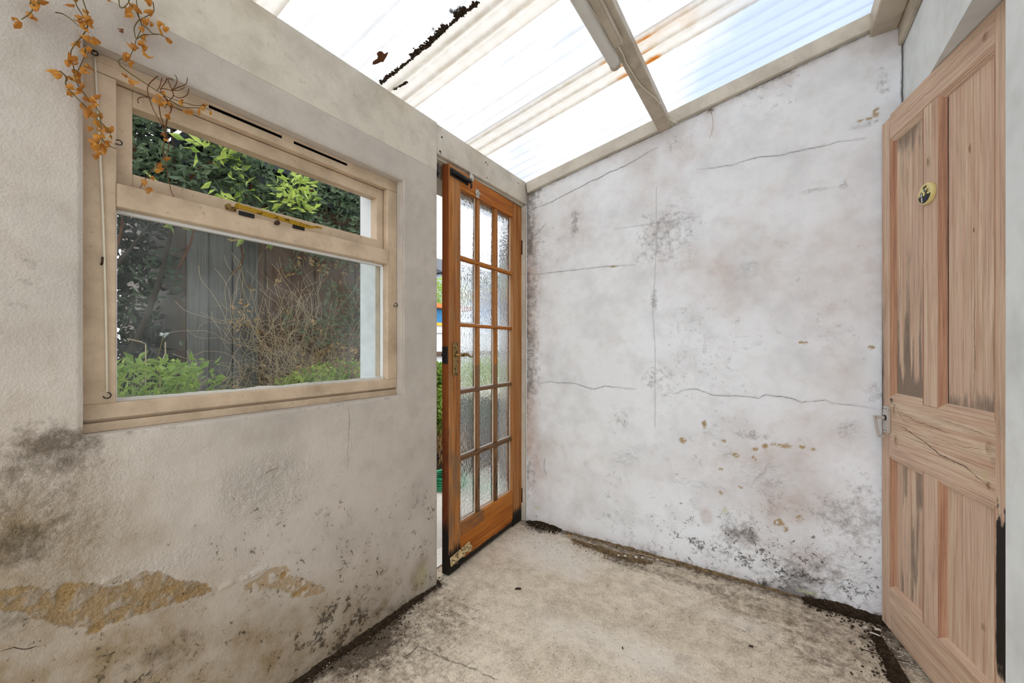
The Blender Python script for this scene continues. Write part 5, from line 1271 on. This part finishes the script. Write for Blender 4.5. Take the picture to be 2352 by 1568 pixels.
m = MB().box((-30, -12, GZ - .2), (-2.25, 34, GZ)).box((-2.25, 2.3, GZ - .2), (12, 34, GZ))
tag(m.build('garden_ground', 'earth', None), 'bare garden soil beyond the path', 'ground', kind='structure')
m = MB().box((-2.25, -6, GZ - .2), (XLO - .001, 6.5, GZ + .03)).box((XLO - .001, -6, GZ - .2), (XR - .001, YB - .001, GZ + .03))  # second box: unseen pale patio added behind the viewer to bounce skylight
tag(m.build('garden_path', 'path', None), 'pale concrete path outside the garden door', 'path', kind='structure')

# shed wall of upright boards seen through the window
XSH = -2.62
sh = empty('garden_shed', (XSH, 1.4, GZ), 0, 'timber shed with grey and brown upright boards outside the window', 'shed')
edges = [.835, .935, 1.055, 1.190, 1.235, 1.39, 1.55, 1.68, 1.86, 2.02, 2.18, 2.34, 2.50]
for k, (a, b_) in enumerate(zip(edges[:-1], edges[1:])):
    off = (k % 2) * .012
    MB().bbox((XSH - .02 - off, a + .003, GZ), (XSH - off, b_ - .003, 2.16), .003).build('board', 'board_g' if b_ < 1.2 else 'board_b', sh, world=True)
MB().box((XSH - 1.2, .84, GZ), (XSH - .04, 2.5, 2.15)).build('body', 'board_b', sh, world=True)
MB().bbox((XSH - 1.25, .80, 2.16), (XSH + .10, 2.55, 2.22), .004).build('roof', 'dark_plinth', sh, world=True)
MB().bbox((XSH - .0, .80, 2.06), (XSH + .035, 2.55, 2.155), .004).build('fascia', 'dark_plinth', sh, world=True)
rl = MB().bbox((-2.46, -.6, .74), (-2.41, .80, .88), .005).bbox((-2.47, .28, GZ), (-2.46, .36, .88), .002)
tag(rl.build('low_rail', 'board_g', None), 'low grey timber rail left of the shed', 'rail')

# dark shrub to the left of the shed
sb = empty('dark_shrub', (-3.0, .45, GZ), 0, 'dense dark evergreen shrub left of the grey shed boards', 'shrub')
rs = random.Random(4)
for k in range(11):
    b0 = Vector((-3.0 + rs.uniform(-.25, .25), .40 + rs.uniform(-.35, .35), GZ)); pts = [b0]
    for j in range(6): pts.append(pts[-1] + Vector((rs.uniform(-.10, .16), rs.uniform(-.16, .16), rs.uniform(.25, .5))))
    MB().tube(smooth_line(pts, 3), [max(.006, .030 * (1 - i / 19)) for i in range(19)], 6).build('branch', 'bark', sb, smooth=True, world=True)
leaves('foliage', '', '', in_box(-3.5, -2.70, -.5, .83, .2, 2.6, 4.5, .46, 31), 19000, .058, 'leaf_g3', sb, seed=3)
leaves('foliage', '', '', in_box(-2.85, -2.60, -.4, .83, 1.0, 2.6, 4.5, .50, 33), 1800, .055, 'leaf_g2', sb, seed=4)
# hedge above, overhanging towards the fanlight
hg = empty('climbing_hedge', (-2.45, 1.2, 1.5), 0, 'leafy green climber overhanging the top of the shed', 'climber')
for k in range(9):
    y = .3 + k * .24; pts = [Vector((-2.56, y, 1.5))]
    for j in range(5): pts.append(pts[-1] + Vector((rs.uniform(-.03, .06), rs.uniform(-.10, .14), rs.uniform(.10, .26))))
    MB().tube(smooth_line(pts, 3), .006, 5).build('branch', 'stem_dk', hg, smooth=True, world=True)
leaves('foliage', '', '', in_box(-2.56, -2.30, .2, 2.0, 1.72, 2.55, 5.0, .44, 41), 6500, .046, 'leaf_g2', hg, seed=5)
leaves('foliage', '', '', in_box(-2.40, -2.12, .15, 1.35, 1.66, 2.35, 5.5, .56, 43), 800, .058, 'leaf_g1', hg, seed=6)
leaves('foliage', '', '', in_box(-2.60, -2.45, 1.3, 2.5, 1.1, 2.2, 6.0, .50, 45), 2600, .040, 'leaf_g2', hg, seed=7)
# tangle of dead stems on the boards
tg = empty('dead_stem_tangle', (XSH + .06, 1.4, .3), 0, 'tangle of thin dead stems hanging over the shed boards', 'dead stems')
m = MB()
for k in range(430):
    y = rs.triangular(.9, 2.0, 1.35); z = rs.uniform(.6, 1.25); pts = [Vector((XSH + rs.uniform(.02, .14), y, z))]
    a = rs.uniform(0, 6.28)
    for j in range(7):
        a += rs.uniform(-.8, .8); pts.append(pts[-1] + Vector((rs.uniform(-.012, .012), .05 * math.cos(a), .055 * math.sin(a) + .012)))
        pts[-1].x = min(max(pts[-1].x, XSH + .015), XSH + .18)
    m.tube(smooth_line(pts, 2), rs.uniform(.0008, .0014), 4, False)
o = m.build('stems', 'twig', tg, world=True); o['kind'] = 'stuff'
leaves('leaves', '', '', in_box(XSH + .02, XSH + .16, 1.0, 2.4, .7, 1.75, 8, .52, 47), 900, .035, 'leaf_tan', tg, seed=8)
# plants close to the sill
bu = empty('low_bush', (-2.30, 1.62, GZ), 0, 'bright green bush with straw-coloured patches at the right of the window', 'bush')
for k in range(6):
    MB().tube(smooth_line([(-2.3, 1.6 + .05 * (k - 3), GZ), (-2.3 + .06 * (k % 3 - 1), 1.6 + .10 * (k - 3), .45), (-2.28 + .08 * (k % 2), 1.62 + .14 * (k - 3), .85)], 4), .006, 5).build('stem', 'stem', bu, smooth=True, world=True)
leaves('foliage', '', '', in_ell((-2.30, 1.55, .72), (.18, .50, .30), 7, .40, 51), 5200, .034, 'leaf_g1', bu, seed=9)
leaves('foliage', '', '', in_ell((-2.22, 1.82, .70), (.14, .30, .24), 9, .45, 53), 1500, .034, 'leaf_tan', bu, seed=10)
gr = empty('tall_grass', (-2.0, .42, GZ), 0, 'tall pale green grass and weeds at the left of the window', 'grass')
m = MB()
for k in range(520):
    x, y = rs.uniform(-2.25, -1.75), rs.uniform(.12, .78)
    h_ = rs.uniform(.75, 1.12) * (1.0 if y < .55 else .93); b0 = Vector((x, y, GZ)); ln = Vector((rs.uniform(-.10, .12), rs.uniform(-.14, .14), 0))
    pts = [b0, b0 + ln * .2 + Vector((0, 0, h_ * .6)), b0 + ln * .6 + Vector((0, 0, h_ * .88)), b0 + ln * 1.3 + Vector((0, 0, h_))]
    m.tube(pts, [.0022, .002, .0016, .0005], 3, False)
o = m.build('blades', 'leaf_g1', gr, world=True); o['kind'] = 'stuff'
leaves('leaves', '', '', in_box(-2.15, -1.72, .15, .66, .72, 1.05, 9, .48, 55), 900, .040, 'leaf_g1', gr, seed=11)
for k, (px, py, qx, qy, x) in enumerate(((368, 840, 380, 785, -1.9), (335, 790, 292, 778, -1.9), (420, 905, 432, 880, -1.85), (475, 900, 498, 868, -1.8), (535, 905, 546, 870, -1.75))):
    a, b_ = on_x(px, py, x), on_x(qx, qy, x)
    MB().tube([Vector((x, a.y, .3)), a, a.lerp(b_, .5) + Vector((.0, .008, 0)), b_], .0022, 5).build('stalk', 'twig', gr, world=True)
rose = empty('white_flower', on_x(376, 768, -2.0), 0, 'small white garden flower above the grass at the left of the window', 'flower')
for k in range(6):
    a = k * 1.05
    l2 = bpy.data.objects.new('petal', LEAF[k].copy()); l2.data.materials[0] = M['shed_white']; COL.objects.link(l2); l2.parent = rose
    l2.rotation_euler = (.5, a, .3 * k); l2.scale = (.75,) * 3
MB().tube([(0, 0, 0), (.0, -.02, -.10), (0, -.01, -.5)], .002, 5).build('stem', 'stem', rose)

# beyond the garden door
wl = empty('raised_bed', (-2.75, 3.9, GZ), 0, 'slate-grey raised bed with plants beyond the garden door', 'raised bed')
MB().bbox((-3.2, 3.0, GZ), (-2.42, 5.4, .60), .01).build('side_wall', 'dark_plinth', wl, world=True)
MB().bbox((-3.24, 2.96, .60), (-2.38, 5.44, .66), .008).build('coping', 'stone', wl, world=True)
leaves('plants', '', '', in_ell((-2.8, 4.2, .78), (.35, 1.2, .20), 5, .40, 61), 3500, .05, 'leaf_g1', wl, seed=12)
bw = empty('border_plants', (-2.55, 2.75, GZ), 0, 'green border plants with dry stems beside the path', 'plants')
leaves('foliage', '', '', in_ell((-2.60, 2.75, .62), (.14, .16, .34), 6, .36, 63), 3200, .05, 'leaf_g1', bw, seed=13)
m = MB()
for k in range(140):
    a = Vector((-2.6 + rs.uniform(-.2, .25), 2.74 + rs.uniform(-.12, .12), rs.uniform(.0, .25)))
    m.tube(smooth_line([a, a + Vector((rs.uniform(-.05, .08), rs.uniform(-.03, .03), .10)), a + Vector((rs.uniform(-.1, .14), rs.uniform(-.05, .05), rs.uniform(.12, .28)))], 3), .003, 4, False)
o = m.build('dry_stems', 'leaf_tan', bw, world=True); o['kind'] = 'stuff'
ho = empty('garden_hose', (-2.22, 2.42, GZ), 0, 'coiled green garden hose on the path edge', 'hose')
m = MB()
for k in range(5):
    rr = .16 - .006 * k; zc = GZ + .045 + .019 * k
    m.tube([(-2.23 + rr * math.cos(t) + .004 * k, 2.43 + rr * math.sin(t), zc) for t in np.linspace(0, 2 * math.pi, 30)], .0095, 8, False)
m.build('coil', 'hose', ho, smooth=True, world=True)
fn = empty('white_fence', (-4.3, 6.0, GZ), 0, 'white board fence behind the raised bed', 'fence')
for k in range(34):
    y = 3.2 + k * .18
    MB().bbox((-4.32, y, GZ), (-4.30, y + .165, 1.30), .004).build('board', 'shed_white', fn, world=True)
MB().bbox((-4.34, 3.15, 1.30), (-4.27, 9.4, 1.36), .004).build('top_rail', 'shed_white', fn, world=True)
MB().bbox((-4.28, 3.15, .95), (-4.24, 9.4, 1.02), .004).build('mid_rail', 'board_b', fn, world=True)
ph = empty('playhouse', (-6.2, 6.3, GZ), 0, 'timber playhouse with orange eave and blue panel beyond the white fence', 'playhouse')
MB().bbox((-7.4, 5.2, GZ), (-6.2, 7.2, 1.92), .01).build('body', 'shed_white', ph, world=True)
MB().bbox((-6.2, 5.2, 1.62), (-6.17, 7.2, 1.92), .004).build('blue_panel', 'shed_blue', ph, world=True)
MB().bbox((-6.19, 6.0, 1.20), (-6.15, 6.12, 1.62), .004).bbox((-6.19, 6.0, 1.55), (-6.15, 6.9, 1.62), .004).build('yellow_trim', 'shed_yellow', ph, world=True)
MB().bbox((-7.6, 5.0, 1.92), (-6.0, 7.4, 2.02), .01).build('eave', 'shed_orange', ph, world=True)
tr_ = empty('garden_tree', (-8.6, 9.0, GZ), 0, 'young green tree behind the playhouse', 'tree')
MB().tube([(-8.6, 9.0, GZ), (-8.55, 8.95, 1.2), (-8.6, 9.0, 2.3)], [.07, .06, .03], 8).build('trunk', 'bark', tr_, smooth=True, world=True)
leaves('crown', '', '', in_ell((-8.6, 9.1, 2.5), (.8, 1.3, .75), 2.2, .40, 71), 2600, .10, 'leaf_g1', tr_, seed=14)
t2 = empty('garden_tree', (-4.6, 2.6, GZ), 0, 'tall leafy tree seen at the right end of the fanlight', 'tree')
MB().tube([(-4.6, 2.6, GZ), (-4.55, 2.62, 1.2), (-4.6, 2.55, 2.6)], [.09, .07, .04], 8).build('trunk', 'bark', t2, smooth=True, world=True)
leaves('crown', '', '', in_ell((-4.6, 2.55, 2.75), (.8, .85, 1.1), 2.6, .42, 73), 5200, .085, 'leaf_g2', t2, seed=15)
fh = empty('far_house', (-11, 13, GZ), 0, 'pale blue-grey rendered house in the distance beyond the garden door', 'house')
MB().bbox((-15, 10.6, GZ), (-10, 18, 3.7), .02).build('wall', 'house_far', fh, world=True)
MB().prism([(-15.3, 3.7), (-9.7, 3.7), (-12.5, 5.0)], 10.4, 18.2).build('roof', 'dark_plinth', fh, world=True)
for y in (11.6, 14.0, 16.2):
    w_ = MB().bbox((-10.0, y, 1.6), (-9.95, y + 1.2, 2.8), .01).build('window', 'shed_white', fh, world=True)
    MB().bbox((-9.96, y + .08, 1.68), (-9.94, y + 1.12, 2.72), .004).build('pane', 'dark_plinth', w_, world=False)
